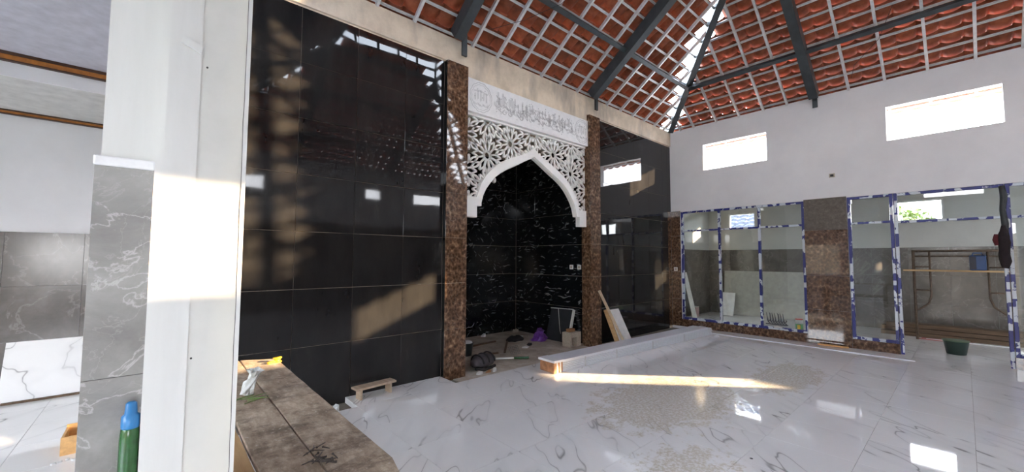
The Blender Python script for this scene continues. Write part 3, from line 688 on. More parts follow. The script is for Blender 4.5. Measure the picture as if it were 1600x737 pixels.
# inscription board above
ib = thing('inscription_board', 'pale grey board with outlined calligraphy above the arch lattice', 'sign', (0, 4.53, 0))
bx('board', 'board_stone', ib, 3.15, 5.945, 0, .115, 3.605, 4.085, bevel=.003)
def stroke(mb, pts, r=.0016): mb.tube([(x, -.0015, z) for x, z in pts], r, 4)
for cx, cz, sc in ((3.40, 3.845, 1.0), (5.70, 3.845, 1.0)):
    mb = MB()
    for rr in (.205, .175):
        stroke(mb, [(cx+(rr+.012*abs(math.sin(6*t)))*math.cos(t)*.92, cz+(rr+.012*abs(math.sin(6*t)))*math.sin(t)) for t in [2*PI*k/72 for k in range(73)]], .0022 if rr > .2 else .0016)
    mb.build('roundel', 'pencil', ib)
    mb = MB(); rnd = random.Random(int(cx*10))
    for k in range(5):      # upright letters with hooked feet, bowls under them and dots
        x = cx-.11+.05*k; z0 = cz-.06+.02*(k % 2); h = .10+.03*((k*7) % 3)
        stroke(mb, [(x, z0), (x-.004, z0+h), (x+.012, z0+h+.006), (x+.014, z0+.012)])
    for k in range(3):
        x = cx-.09+.085*k; z = cz-.085-.012*(k % 2)
        stroke(mb, [(x+.05*math.cos(PI+PI*t/8), z+.035*math.sin(PI+PI*t/8)) for t in range(9)]); stroke(mb, [(x+.034*math.cos(PI+PI*t/8), z+.020*math.sin(PI+PI*t/8)) for t in range(9)])
    stroke(mb, [(cx-.13, cz+.085), (cx-.02, cz+.10), (cx+.12, cz+.075)]); stroke(mb, [(cx-.13, cz+.072), (cx-.02, cz+.086), (cx+.12, cz+.062)])
    for k in range(6):
        x, z = cx-.11+.045*k, cz+.13*math.sin(k*2.1); stroke(mb, [(x, z+.010), (x+.009, z), (x, z-.010), (x-.009, z), (x, z+.010)], .0016)
    mb.build('roundel_lettering', 'pencil', ib)['kind'] = 'stuff'
mb = MB()
for seed_, dz_, k_ in ((5, .0, 1.25), (9, .035, .9), (14, -.06, .8)):
    rnd = random.Random(seed_); x = 3.64+.01*seed_ % .05
    while x < 5.42:
        kind = rnd.choice('sssbbhlk'); zb = 3.845+dz_+rnd.uniform(-.035, .035)
        if kind == 's':
            h = k_*rnd.uniform(.10, .17); w = .011; stroke(mb, [(x, zb-.05), (x-.004, zb-.05+h), (x+w, zb-.045+h), (x+w+.003, zb-.045), (x, zb-.05)]); x += .030
        elif kind == 'b':
            r = k_*rnd.uniform(.035, .055)
            for q in (1, .72): stroke(mb, [(x+r+q*r*math.cos(PI*.85+PI*1.3*t/12), zb-.03+q*r*.8*math.sin(PI*.85+PI*1.3*t/12)) for t in range(13)])
            x += r*1.2
        elif kind == 'h':
            l = rnd.uniform(.10, .2); z = zb+rnd.uniform(-.07, .06); stroke(mb, [(x, z), (x+l*.5, z+.012), (x+l, z-.004)]); stroke(mb, [(x, z-.014), (x+l*.5, z-.002), (x+l, z-.018), (x+l, z-.004)]); x += l*.45
        elif kind == 'l':
            r = .022; stroke(mb, [(x+r+r*math.cos(2*PI*t/10), zb+r*math.sin(2*PI*t/10)) for t in range(11)]); stroke(mb, [(x+r+r*.45*math.cos(2*PI*t/8), zb+r*.45*math.sin(2*PI*t/8)) for t in range(9)]); x += .04
        else:
            stroke(mb, [(x, zb+.07), (x+.035, zb+.03), (x+.005, zb-.01), (x+.05, zb-.05), (x+.07, zb-.04)]); stroke(mb, [(x+.012, zb+.072), (x+.048, zb+.03), (x+.02, zb-.006), (x+.058, zb-.036)]); x += .055
        if rnd.random() < .6:
            dx, dz = x-.02, zb+rnd.choice((-.08, .08, .10)); stroke(mb, [(dx, dz+.008), (dx+.008, dz), (dx, dz-.008), (dx-.008, dz), (dx, dz+.008)], .0016)
mb.build('lettering', 'pencil', ib)['kind'] = 'stuff'

# ------------------------------------------------------------------ fittings
def socket(name, label, face, p, mat, w=.075, h=.075, holes=1, group=None):
    o = thing(name, label, 'socket' if holes else 'box', p, 0, group)
    n = {'X-': Vector((-1, 0, 0)), 'Y-': Vector((0, -1, 0))}[face]; u = Vector((0, 0, 1)).cross(n)
    z = Vector((0, 0, 1))
    MB().obox(n*.005, u*w/2, z*h/2, n*.005).build('plate', mat, o, bevel=.002)
    MB().obox(n*.011, u*w*.28, z*h*.28, n*.002).build('insert', 'socket_beige' if mat == 'socket_white' else 'cable_black', o)
    return o
socket('wall_socket', 'white socket plate on the niche side wall, deeper in the niche', 'X-', (NR, 5.04, 1.37), 'socket_white', .085, .085)
socket('wall_socket', 'white socket plate on the niche side wall, nearer the brown pilaster', 'X-', (NR, 4.85, 1.37), 'socket_white', .085, .085)
socket('wall_switch', 'small white switch on the brown stone strip in the corner', 'X-', (W2-.012, 4.47, 1.30), 'socket_white', .085, .085)
socket('junction_box', 'small beige junction box high on the white right wall', 'X-', (W2, 1.524, 3.05), 'socket_beige', .085, .07)
lb = thing('light_bulb', 'white bulb on a wire under the left of the arch', 'bulb', (3.88, 4.82, 0))
MB().lathe([(.004, 2.70), (.028, 2.712), (.038, 2.74), (.034, 2.77), (.018, 2.795), (.016, 2.83)], 14).build('glass_bulb', 'bulb_white', lb, True)
MB().lathe([(.018, 2.83), (.02, 2.86), (.012, 2.875)], 12).build('holder', 'cable_black', lb)
MB().tube([(0, 0, 2.87), (.02, .01, 3.2), (0, 0, 3.70)], .004, 6).build('wire', 'cable_black', lb)
def wire(label, pts, r=.0035): return tag(MB().tube(pts, r, 5).build('hanging_wire', 'cable_black'), label, 'wire')
wire('loose wire slanting across the rafters above the inscription', [(3.35, 4.25, 4.72), (3.72, 3.95, 4.87), (4.1, 3.6, 5.1), (4.25, 3.3, 5.37)])
wire('thin wire hanging straight down before the tiles beside the steel beam', [(5.2, 4.40, 4.57), (5.2, 4.2, 4.85), (5.18, 3.75, 5.10)])
wire('thin wire slanting over the rafters above the white right wall', [(8.95, 1.18, 4.70), (8.70, 1.10, 4.82), (8.40, .75, 5.02), (8.0, .55, 5.30)])

# ------------------------------------------------------------------ plank bench by the column
bench = thing('plank_bench', 'rough bench of weathered planks beside the white column', 'bench', (0, 0, 0))
random.seed(11)
def plank(name, mat, x0, x1, y0, y1, z0, z1, sk=0.0, rnd_end=False):
    mb = MB(); n = 14; vs = []
    for i in range(n+1):
        y = y0+(y1-y0)*i/n; w = random.uniform(-.003, .003); e = .03 if (rnd_end and i == 0) else 0
        for x, z in ((x0+w, z0), (x1+w*.6-e, z0), (x1+w*.6-e, z1), (x0+w, z1)): vs.append((x, y+sk*(x-x0), z+random.uniform(-.0015, .0015)))
    fs = [(i*4+k, i*4+(k+1) % 4, (i+1)*4+(k+1) % 4, (i+1)*4+k) for i in range(n) for k in range(4)] + [(3, 2, 1, 0), tuple(n*4+k for k in range(4))]
    return mb.add(vs, fs).build(name, mat, bench, bevel=.004)
plank('plank', 'weathered_wood', .494, .714, 1.47, 3.66, .725, .75, -.55, True)
plank('plank', 'weathered_wood', .305, .487, 1.38, 3.70, .725, .75, -.30)
plank('fresh_plank', 'fresh_wood', .200, .297, 1.30, 2.45, .718, .742)
plank('plank', 'weathered_wood', .200, .298, 2.46, 3.70, .722, .747)
for y in (1.75, 3.25):
    bx('cross_bearer', 'dark_timber', bench, .20, .70, y-.03, y+.03, .66, .722)
    for x in (.24, .66): bx('leg', 'dark_timber', bench, x-.03, x+.03, y-.03, y+.03, 0, .66)
bx('brace', 'dark_timber', bench, .23, .255, 1.75, 3.25, .30, .36); bx('brace', 'dark_timber', bench, .645, .67, 1.75, 3.25, .30, .36)
# things on the bench
yc_ = thing('yellow_tool', 'small yellow plastic spool lying at the far end of the plank bench', 'tool', (.695, 3.42, .75), .5)
MB().lathe([(.03, 0), (.03, .006), (.02, .008), (.02, .026), (.03, .028), (.03, .034)], 16).build('spool', 'yellow_plastic', yc_, True)
MB().obox((-.05, 0, .008), (.028, 0, 0), (0, .011, 0), (0, 0, .008)).build('handle', 'yellow_plastic', yc_, bevel=.003)
pb = thing('plastic_bag', 'crumpled clear plastic bag on the bench against the column', 'bag', (.40, 2.70, .75))
random.seed(4)
vs = []; nn = 12; rings = [(.012, .0), (.035, .015), (.045, .05), (.038, .09), (.028, .12), (.036, .15), (.05, .175)]
for r, z in rings:
    for k in range(nn): q = r*random.uniform(.6, 1.3); vs.append((q*math.cos(2*PI*k/nn)*.8+z*.25, q*math.sin(2*PI*k/nn)*.9+z*.15, max(.001, z*.75+random.uniform(-.006, .006))))
MB().add(vs, [(i*nn+k, i*nn+(k+1) % nn, (i+1)*nn+(k+1) % nn, (i+1)*nn+k) for i in range(len(rings)-1) for k in range(nn)] + [tuple(range(nn))]).build('bag_body', 'bag_clear', pb)
for k in range(7):
    a = random.uniform(-.6, .6); p = Vector((.395+random.uniform(-.03, .05), 2.60+random.uniform(-.03, .02), .755+.003*k)); dd = Vector((math.cos(a), math.sin(a), 0))*.055
    tag(MB().tube([p-dd, p, p+dd], [.0022, .003, .0012], 5).build('green_stalk', 'leaf_green'), 'thin green stalk in the small heap on the bench by the bag', 'stalk', 'green stalks on the bench')
def screw(k):
    mb = MB().lathe([(.0045, 0), (.0045, .003), (.0025, .0035), (.0022, .04), (.0005, .048)], 8)
    return mb
SM = screw(0).mesh('screw', 'screw_steel', True)
for k in range(24):
    o = link('screw', SM); tag(o, 'small steel screw in the loose pile at the near end of the bench', 'screw', 'screws on the bench')
    a = random.uniform(0, 2*PI); p = Vector((.505+random.gauss(0, .022), 1.655+random.gauss(0, .05), .756+.004*(k % 4)))
    o.matrix_world = Matrix.Translation(p) @ Matrix.Rotation(a, 4, 'Z') @ Matrix.Rotation(PI/2+random.uniform(-.15, .15), 4, 'Y')

# ------------------------------------------------------------------ small stool
st = thing('step_stool', 'low wooden stool of plain boards by the black wall', 'stool', (1.865, 4.42, 0), .10)
bx('seat', 'stool_wood', st, -.235, .235, -.07, .07, .108, .130, bevel=.002)
for x in (-.175, .175): bx('leg', 'stool_wood', st, x-.011, x+.011, -.055, .055, 0, .108, bevel=.001)

# ------------------------------------------------------------------ bundle of profiles
bu = thing('profile_bundle', 'long bundle of white profiles with brown taped end on the floor', 'bundle', (4.0, 3.80, 0), -.045)
LB = 4.55
for r_ in range(6):
    for c_ in range(2): bx('profile', 'white_plastic', bu, .04+.012*((r_*3+c_) % 3), LB-.02*((r_+c_) % 3), -.13+.132*c_, -.002+.132*c_, .004+.023*r_, .0215+.023*r_)
bx('top_sheet', 'white_plastic', bu, -.01, LB-.25, -.155, .15, .145, .168, bevel=.004)
bx('end_cover', 'white_gypsum', bu, -.02, .16, -.16, .155, .143, .174, bevel=.004)
bx('brown_wrap', 'wrap_brown', bu, -.005, .17, -.138, .137, .002, .143, bevel=.012)
for x in (.06, .12): MB().obox((x, -.1385, .072), (.012, 0, .006), (0, .002, 0), (-.004, 0, .068)).build('tape_band', 'clear_tape', bu)
for x in (.62, 1.35, 2.35, 3.4): bx('tape_band', 'clear_tape', bu, x, x+.025, -.1325, -.128, .002, .146)
# trim strip along the floor and a scrap of wood
tag(MB().box(8.60, 8.635, .55, 4.12, 0, .012).build('floor_strip', 'white_plastic'), 'long thin white strip lying along the foot of the right wall', 'strip')
tag(MB().obox((8.99, 1.6, .012), (.02, .01, 0), (-.02, .21, 0), (0, 0, .012)).build('wood_scrap', 'orange_wood'), 'flat scrap of orange wood lying at the foot of the brown pier', 'wood')
for x, y, s_ in ((8.05, 3.36, .05), (8.93, 3.05, .03)):
    pass
tag(MB().lathe([(.06, 0), (.045, .02), (.02, .035), (.004, .04)], 9, (8.33, 3.30, 0)).build('plaster_lump', 'cement_white'), 'small white lump of plaster at the far end of the bundle', 'rubble')
tag(MB().lathe([(.012, .0005), (.012, .0015)], 14, (3.471, 1.144, 0)).build('drain_hole', 'cable_black'), 'small round black hole in the white floor near the front right', 'hole')
# ------------------------------------------------------------------ boards leaning by the right pilaster
def leaner(name, label, cat, mat, x0, x1, yb, yt, zt, t, skew=0.0, parent=None, zb=-.055):
    a, b, c, d_ = Vector((x0, yb, zb)), Vector((x1, yb, zb)), Vector((x1+skew, yt, zt)), Vector((x0+skew, yt, zt))
    n = (b-a).cross(d_-a).normalized()
    if n.y > 0: n = -n
    mb = MB().add([a, b, c, d_, a+n*t, b+n*t, c+n*t, d_+n*t], [(0, 1, 2, 3), (7, 6, 5, 4), (0, 4, 5, 1), (1, 5, 6, 2), (2, 6, 7, 3), (3, 7, 4, 0)])
    o = mb.build(name, mat, parent)
    return tag(o, label, cat) if label else o
leaner('white_sheet', 'white sheet leaning on the black tiles beside the brown pilaster', 'board', 'white_sheet', 6.55, 6.98, 4.36, 4.53, .56, .012, -.20)
def slat(label, mat, xb, xt, yb, yt, zt, w, t):
    p, q = Vector((xb, yb, -.05)), Vector((xt, yt, zt)); return tag(MB().bar(p, q, t, w, (.25, -1, .1)).build('leaning_batten', mat), label, 'batten')
slat('tall pale slat leaning before the right brown pilaster', 'pale_wood', 6.47, 6.07, 4.17, 4.45, .95, .05, .014)
slat('thick brown slat leaning between the pilaster and the white sheet', 'fresh_wood', 6.46, 6.32, 4.32, 4.49, .58, .08, .035)
# ------------------------------------------------------------------ things on the niche floor
NF = -.05
bg_ = thing('duffel_bag', 'black duffel bag with grey folds on the niche floor', 'bag', (3.62, 4.72, NF), .25)
random.seed(8)
vs = []; nk, nm = 14, 12
for i in range(nk+1):
    t = i/nk; x = -.24+.48*t; r = .115*(max(0, math.sin(PI*min(max(t*.92+.04, 0), 1))))**.5 * (1+.10*math.sin(9*t*PI))
    for k in range(nm):
        a = 2*PI*k/nm; q = r*(1+random.uniform(-.06, .06)); vs.append((x, q*math.cos(a)*1.05, max(0, .085+q*math.sin(a)*.85)))
MB().add(vs, [(i*nm+k, i*nm+(k+1) % nm, (i+1)*nm+(k+1) % nm, (i+1)*nm+k) for i in range(nk) for k in range(nm)] + [tuple(range(nm)), tuple(nk*nm+k for k in range(nm))]).build('bag_body', 'bag_grey', bg_, True)
for x in (-.13, .0, .12): MB().tube([(x+.02*math.cos(a), 1.13*.118*math.cos(a), max(.006, .087+.105*math.sin(a))) for a in [PI*k/10 for k in range(11)]], .013, 6).build('strap', 'bag_black', bg_, True)
MB().tube([(-.22, -.05, .02), (-.27, -.10, .05), (-.18, -.16, .02), (-.02, -.15, .012), (.10, -.14, .02)], .022, 7).build('side_flap', 'bag_black', bg_, True)
def scrap(name, label, cat, mat, p, s, rz, h=.006, group=None):
    random.seed(int(p[0]*1000)); mb = MB(); n = 7
    poly = [(s[0]*random.uniform(.7, 1.1)*math.cos(2*PI*k/n), s[1]*random.uniform(.7, 1.1)*math.sin(2*PI*k/n)) for k in range(n)]
    mb.prism(poly, lambda q: (q[0], q[1], 0), lambda q: (q[0]*.9, q[1]*.9, h+.5*h*math.sin(q[0]*40)))
    o = mb.build(name, mat); o.location = p; o.rotation_euler = (0, 0, rz); return tag(o, label, cat, group)
scrap('paper_scrap', 'crumpled pale scrap in front of the duffel bag', 'scrap', 'paper', (3.36, 4.46, NF), (.07, .04), .3, .02)
scrap('orange_scrap', 'orange scrap of packaging in front of the duffel bag', 'scrap', 'clay_brick', (3.50, 4.44, NF), (.05, .03), 0, .02)
scrap('paper_scrap', 'white scrap right of the duffel bag at the niche edge', 'scrap', 'cement_white', (3.60, 4.43, NF), (.045, .03), .6, .03)
scrap('paper_sheet', 'white sheet of paper in the middle of the niche floor', 'paper', 'paper', (4.98, 5.25, NF), (.12, .07), .2, .012)
scrap('dark_rag', 'dark rag lying on the paper in the niche', 'rag', 'bag_black', (5.12, 5.30, NF+.014), (.08, .05), .4, .02)
scrap('white_offcut', 'white offcut at the back of the niche left of the purple bag', 'scrap', 'cement_white', (5.55, 6.05, NF), (.13, .07), .1, .02)
scrap('rubble_piece', 'small pale rubble at the foot of the niche back wall', 'rubble', 'cement_white', (5.0, 6.52, NF), (.07, .05), 0, .04)
scrap('rubble_piece', 'pale rubble in the far right corner of the niche', 'rubble', 'hollow_block', (5.85, 6.5, NF), (.1, .06), 0, .05)
bk = thing('mixing_bucket', 'dark bucket with cement rim behind the left brown pilaster', 'bucket', (3.83, 5.45, NF))
MB().lathe([(.085, 0), (.115, .20), (.118, .205), (.108, .205), (.08, .02)], 18).build('pail', 'bucket_dark', bk, True)
MB().lathe([(.05, .19), (.105, .195), (.09, .225), (.04, .24)], 12).build('cement_crust', 'cement_white', bk, True)
br = thing('long_tool', 'long tool with pale handle and green grip lying before the niche', 'tool', (0, 0, NF))
MB().tube([(3.78, 5.0, .03), (4.22, 4.72, .03)], .014, 8).build('shaft', 'broom_white', br); MB().tube([(4.22, 4.72, .03), (4.42, 4.59, .03)], .017, 8).build('grip', 'bottle_green', br)
gt = thing('wire_grid', 'small grey wire grid leaning beside the tool in the niche', 'grid', (4.50, 4.98, NF))
for k in range(6):
    MB().tube([(-.10+.04*k, .0, .0), (-.08+.04*k, .10, .11)], .003, 5).build('wire', 'grid_grey', gt); t = k/5; MB().tube([(-.10+.02*t, .10*t, .11*t+.002), (.10+.02*t, .10*t, .11*t+.002)], .003, 5).build('cross_wire', 'grid_grey', gt)
for k, (p, q, lab) in enumerate((((3.85, 5.85, .015), (4.85, 5.95, .015), 'long thin stick across the middle of the niche floor'), ((4.40, 5.15, .015), (5.00, 5.78, .015), 'dark batten pointing to the back of the niche'), ((3.98, 5.28, .015), (4.30, 5.20, .015), 'short brown stick on the niche floor near the bucket'))):
    tag(MB().bar((p[0], p[1], NF+p[2]), (q[0], q[1], NF+q[2]), .035, .025).build('wood_stick', 'dark_timber'), lab, 'stick')
pu = thing('purple_bag', 'crumpled purple plastic bag on the niche floor', 'bag', (5.62, 5.55, NF), .5)
random.seed(2); vs = []; rings = [(.17, 0), (.16, .03), (.13, .07), (.11, .11), (.085, .14), (.10, .185)]; nn = 14
for r, z in rings:
    for k in range(nn): q = r*random.uniform(.6, 1.25); vs.append((q*math.cos(2*PI*k/nn)*1.15+z*.5, q*math.sin(2*PI*k/nn)*.9, max(0, z+random.uniform(-.03, .03) if z else 0)))
MB().add(vs, [(i*nn+k, i*nn+(k+1) % nn, (i+1)*nn+(k+1) % nn, (i+1)*nn+k) for i in range(len(rings)-1) for k in range(nn)] + [tuple(range(nn)), tuple((len(rings)-1)*nn+k for k in range(nn))]).build('bag_body', 'purple_plastic', pu)
cl = thing('dark_cloth', 'heap of black cloth at the back of the niche', 'cloth', (5.25, 5.85, NF), .2)
random.seed(6); vs = []; rings = [(.17, 0), (.16, .03), (.11, .06), (.05, .075)]
for r, z in rings:
    for k in range(nn): q = r*random.uniform(.7, 1.25); vs.append((q*math.cos(2*PI*k/nn)*1.2, q*math.sin(2*PI*k/nn)*.8, max(0, z+random.uniform(-.02, .02) if z else 0)))
MB().add(vs, [(i*nn+k, i*nn+(k+1) % nn, (i+1)*nn+(k+1) % nn, (i+1)*nn+k) for i in range(len(rings)-1) for k in range(nn)] + [tuple(range(nn)), tuple((len(rings)-1)*nn+k for k in range(nn))]).build('cloth_heap', 'black_cloth', cl, True)
hb = thing('hollow_block', 'grey-brown hollow block on the niche floor by the right pilaster', 'block', (5.66, 4.80, NF), .02)
mb = MB(); x0, x1, y0, y1, h = -.10, .19, -.10, .10, .25
mb.box(x0, x1, y0, y1, h-.085, h).box(x0+.17, x1, y0, y1, 0, h-.085).box(x0, x0+.03, y0, y1, 0, h-.085)
mb.build('block_body', 'hollow_block', hb)
bx('block_lug', 'hollow_block', hb, x1, x1+.02, y0+.02, y1-.02, .06, .20)
tag(MB().box(-.075, .075, -.045, .045, 0, .055).build('clay_brick', 'clay_brick', None, bevel=.006, loc=(5.70, 4.82, NF+.25)), 'orange-brown broken brick on top of the hollow block', 'brick')
dk = thing('leaning_dark_tile', 'dark glossy tile with pale edge leaning on the niche side wall', 'tile', (0, 0, 0))
leaner('panel', None, None, 'smoke_tile', 5.0, 5.5, 0, 0, .56, .012, 0, dk)
bpy.data.objects['panel'].matrix_local = Matrix.Translation((5.74, 10.3, NF+.05)) @ Matrix.Rotation(-PI/2, 4, 'Z') if 0 else Matrix.Identity(4)
bpy.data.objects.remove(bpy.data.objects['panel'])
MB().add([(5.80, 4.98, NF), (5.80, 5.55, NF), (5.975, 5.55, .54), (5.975, 4.98, .56), (5.815, 4.98, NF), (5.815, 5.55, NF), (5.99, 5.55, .54), (5.99, 4.98, .56)],
         [(0, 1, 2, 3), (7, 6, 5, 4), (0, 4, 5, 1), (1, 5, 6, 2), (2, 6, 7, 3), (3, 7, 4, 0)]).build('glossy_tile', 'smoke_tile', dk)
MB().bar((5.80, 4.965, NF), (5.975, 4.965, .56), .025, .055, (1, 0, -.3)).build('pale_edge', 'broom_white', dk)
MB().bar((5.967, 4.98, .566), (5.967, 5.55, .546), .02, .012).build('top_edge', 'paper', dk)
MB().tube([(5.96, 5.35, .55), (5.93, 5.31, .40), (5.86, 5.22, .15), (5.83, 5.15, .02)], .005, 6).build('cord', 'broom_white', dk)

scrap('plastic_scrap', 'crumpled white plastic in the missing tile gap by the stool', 'scrap', 'bag_clear', (1.40, 4.30, -.06), (.07, .05), .3, .06)
# ------------------------------------------------------------------ left room things
lt = thing('leaning_tile', 'large white marble tile leaning on the left room wainscot', 'tile', (0, 0, 0))
MB().add([(-1.19, 6.66, .0), (.0, 6.66, .0), (.0, 6.875, .60), (-1.19, 6.875, .60), (-1.19, 6.672, 0), (.0, 6.672, 0), (.0, 6.887, .6), (-1.19, 6.887, .6)],
         [(0, 1, 2, 3), (7, 6, 5, 4), (0, 4, 5, 1), (1, 5, 6, 2), (2, 6, 7, 3), (3, 7, 4, 0)]).build('tile_slab', 'floor_marble_plain', lt)
tag(MB().bar((-1.15, 6.60, .012), (-.3, 6.62, .012), .03, .02).build('wood_batten', 'dark_timber'), 'thin brown batten on the floor before the leaning white tile', 'batten')
wb = thing('wooden_box', 'open wooden box in sunlight on the left room floor', 'box', (-.355, 4.80, 0))
for nm, b_ in (('base', (-.15, .15, -.15, .15, 0, .015)), ('side', (-.15, .15, -.15, -.135, .015, .135)), ('side', (-.15, .15, .135, .15, .015, .15)), ('side', (-.15, -.135, -.135, .135, .015, .13)), ('side', (.135, .15, -.135, .135, .015, .15))): bx(nm, 'orange_wood', wb, *b_)
random.seed(9)
for k in range(6): scrap('rubble_piece', 'small grey crumb of rubble before the wooden box on the left', 'rubble', 'cement_white', (-.52+.035*k, 4.50+.02*(k % 3), 0), (.016, .012), k, .012, 'rubble crumbs by the wooden box')
cr_ = thing('timber_crate', 'low timber crate at the foot of the marble faced column', 'crate', (-.085, 1.545, 0))
for k in range(5): bx('slat', 'fresh_wood', cr_, -.055, .055, -.07, .07, .155*k, .155*k+.13)
for sx in (-1, 1): bx('post', 'fresh_wood', cr_, sx*.056-.006, sx*.056+.006, -.06, .06, 0, .78)
bx('lid', 'fresh_wood', cr_, -.065, .062, -.072, .072, .78, .795)
bo = thing('green_bottle', 'green bottle with blue cap in front of the marble column facing', 'bottle', (-.040, 1.585, .795), 0)
MB().lathe([(.020, 0), (.022, .006), (.022, .22), (.020, .245), (.015, .255)], 16).build('body', 'bottle_green', bo, True)
MB().lathe([(.0195, .246), (.0205, .252), (.020, .280), (.014, .285), (.012, .314), (.008, .318)], 16).build('cap', 'cap_blue', bo, True)

# ------------------------------------------------------------------ right room things
tag(MB().add([(10.46, 4.72, 0), (10.70, 4.72, 0), (10.68, 4.97, 1.18), (10.48, 4.97, 1.18), (10.46, 4.735, 0), (10.70, 4.735, 0), (10.68, 4.985, 1.18), (10.48, 4.985, 1.18)],
    [(0, 1, 2, 3), (7, 6, 5, 4), (0, 4, 5, 1), (1, 5, 6, 2), (2, 6, 7, 3), (3, 7, 4, 0)]).build('white_board', 'white_sheet'), 'tall narrow white board leaning on the far wall behind the glass', 'board')
tag(MB().obox((11.78, 4.36, .31), (.10, 0, .30), (0, .17, 0), (.012, 0, -.004)).build('white_board', 'white_sheet'), 'short white board standing behind the second window bar', 'board')
tag(MB().obox((12.09, 3.53, .61), (.06, 0, .60), (0, 1.02, 0), (.012, 0, -.0012)).build('beige_sheet', 'beige_panel'), 'wide beige panel leaning on the wainscot behind the three-light window', 'panel')
px_ = thing('small_carton', 'small pink and white carton in the corner behind the glass', 'carton', (10.88, 4.85, 0))
bx('carton', 'pink_box', px_, -.07, .07, -.07, .07, 0, .25); bx('lid', 'paper', px_, -.075, .075, -.075, .075, .25, .27); bx('printed_label', 'paper', px_, -.0705, -.0701, -.04, .04, .08, .2) 
cn = thing('paint_can', 'small can with red, white and green label behind the window bar', 'can', (10.27, 2.38, 0))
MB().lathe([(.07, 0), (.07, .06)], 18).build('red_band', 'red_paint', cn, True); MB().lathe([(.07, .06), (.07, .17)], 18).build('green_band', 'can_green', cn, True); MB().lathe([(.07, .17), (.07, .25), (.065, .255)], 18).build('white_band', 'paper', cn, True)
MB().lathe([(.073, .255), (.073, .27), (.02, .272)], 18).build('lid', 'red_paint', cn, True)
bx('label_panel', 'yellow_plastic', cn, -.0725, -.069, -.035, .02, .05, .15)
cs = thing('letter_cutouts', 'tangle of black cut-out letters standing on the floor behind glass', 'sign', (10.95, 2.98, 0))
mb = MB()
for k in range(7):
    y = -.17+.055*k; mb.tube([(0, y-.03, .03), (0, y+.01, .05), (0, y+.03, .15+.05*(k % 3)), (0, y+.045, .27)], [.012, .016, .012, .006], 6)
    mb.tube([(0, y+.03*math.cos(t), .12+.05*math.sin(t)) for t in [PI+PI*q/7 for q in range(8)]], .01, 6)
mb.build('letters', 'sign_black', cs); bx('foot_rail', 'sign_black', cs, -.03, .03, -.22, .22, 0, .02)
# door side: timber stack, scaffold, bucket
rows = [(0, 3), (1, 3), (2, 2)]
nm = 0
for r_, n_ in rows:
    for c_ in range(n_):
        nm += 1
        o = MB().box(11.42+.17*c_, 11.57+.17*c_, -1.9+.07*((r_+c_) % 3), 1.22-.09*((r_*2+c_) % 3), .085*r_, .085*r_+.075).build('timber_plank', 'dark_timber', None, bevel=.004)
        tag(o, ['bottom', 'middle', 'top'][r_] + ' layer brown timber of the stack behind the doorway, ' + (['nearest the doorway', 'second from the doorway', 'nearest the wainscot'][c_] if n_ == 3 else ['on the doorway side', 'on the wainscot side'][c_]), 'timber', 'stacked timbers behind the doorway')
sf = thing('scaffold', 'rusty tubular scaffold frame standing behind the doorway', 'scaffold', (11.2, 0, 0))
def tb(nm, pts, r=.021): return MB().tube(pts, r, 8).build(nm, 'rust_steel', sf, True)
for y in (.66, -.50):
    tb('post', [(-.12, y, 0), (-.12, y, 1.72)]); 
    s_ = -1 if y > 0 else 1
    tb('inner_tube', [(-.12, y+s_*.22, 1.70), (-.12, y+s_*.22, .85), (-.12, y+s_*.18, .70), (-.12, y+s_*.05, .58), (-.12, y, .56)], .015)
    tb('rung', [(-.12, y, 1.40), (-.12, y+s_*.22, 1.40)], .013); tb('rung', [(-.12, y, .95), (-.12, y+s_*.22, .95)], .013)
tb('top_tube', [(-.12, .66, 1.70), (-.12, -.50, 1.70)])
tb('cross_tube', [(-.12, .66, 1.60), (-.12, -.50, 1.60)], .012)
tag(MB().box(10.93, 11.05, -.55, .80, 1.315, 1.345).build('scaffold_batten', 'fresh_wood'), 'horizontal brown batten tied across the scaffold frame', 'batten')
MB().box(11.06, 11.10, .60, .68, 1.27, 1.30).build('clamp', 'rust_steel', None)
bpy.data.objects.remove(bpy.data.objects['clamp'])
jg = thing('blue_jerrycan', 'dark blue jerrycan standing on the batten of the scaffold frame', 'jerrycan', (10.985, -.16, 1.345))
bx('can_body', 'blue_jug', jg, -.06, .06, -.10, .10, 0, .27, bevel=.02); MB().tube([(0, -.06, .265), (0, -.05, .31), (0, .05, .31), (0, .06, .265)], .012, 8).build('handle', 'blue_jug', jg); MB().lathe([(.025, .27), (.025, .30)], 10, (0, -.075, 0)).build('cap', 'sign_black', jg)
bx('dark_side', 'sign_black', jg, -.061, -.0595, .02, .098, .02, .25)
gb = thing('green_bucket', 'dark green rubber bucket on the floor in the doorway', 'bucket', (9.80, .145, 0))
MB().lathe([(.105, 0), (.112, .005), (.148, .215), (.153, .222), (.144, .222), (.10, .015)], 28).build('pail', 'bucket_green', gb, True)
MB().lathe([(.150, .213), (.157, .216), (.157, .228), (.145, .228)], 28).build('rim', 'bucket_rim', gb, True)
for k, (x, y0, y1, mt, lb_) in enumerate(((11.30, -.05, .62, 'red_strip', 'red strip lying before the stacked timbers'), (11.22, -.55, .55, 'white_gypsum', 'long white strip lying before the stacked timbers'), (11.14, .05, .66, 'red_strip', 'dull red strip nearer the scaffold foot'))):
    tag(MB().obox((x, (y0+y1)/2, .006), (.018, 0, 0), (.02, (y1-y0)/2, 0), (0, 0, .006)).build('floor_strip', mt), lb_, 'strip')
tr_ = thing('tape_roll', 'white roll of tape on the floor behind the narrow window', 'tape', (10.02, .985, 0))
MB().lathe([(.05, 0), (.085, 0), (.085, .05), (.05, .05)], 24).build('roll', 'paper', tr_, True); MB().lathe([(.045, .001), (.05, .001), (.05, .049), (.045, .049)], 24).build('core', 'wrap_brown', tr_, True)
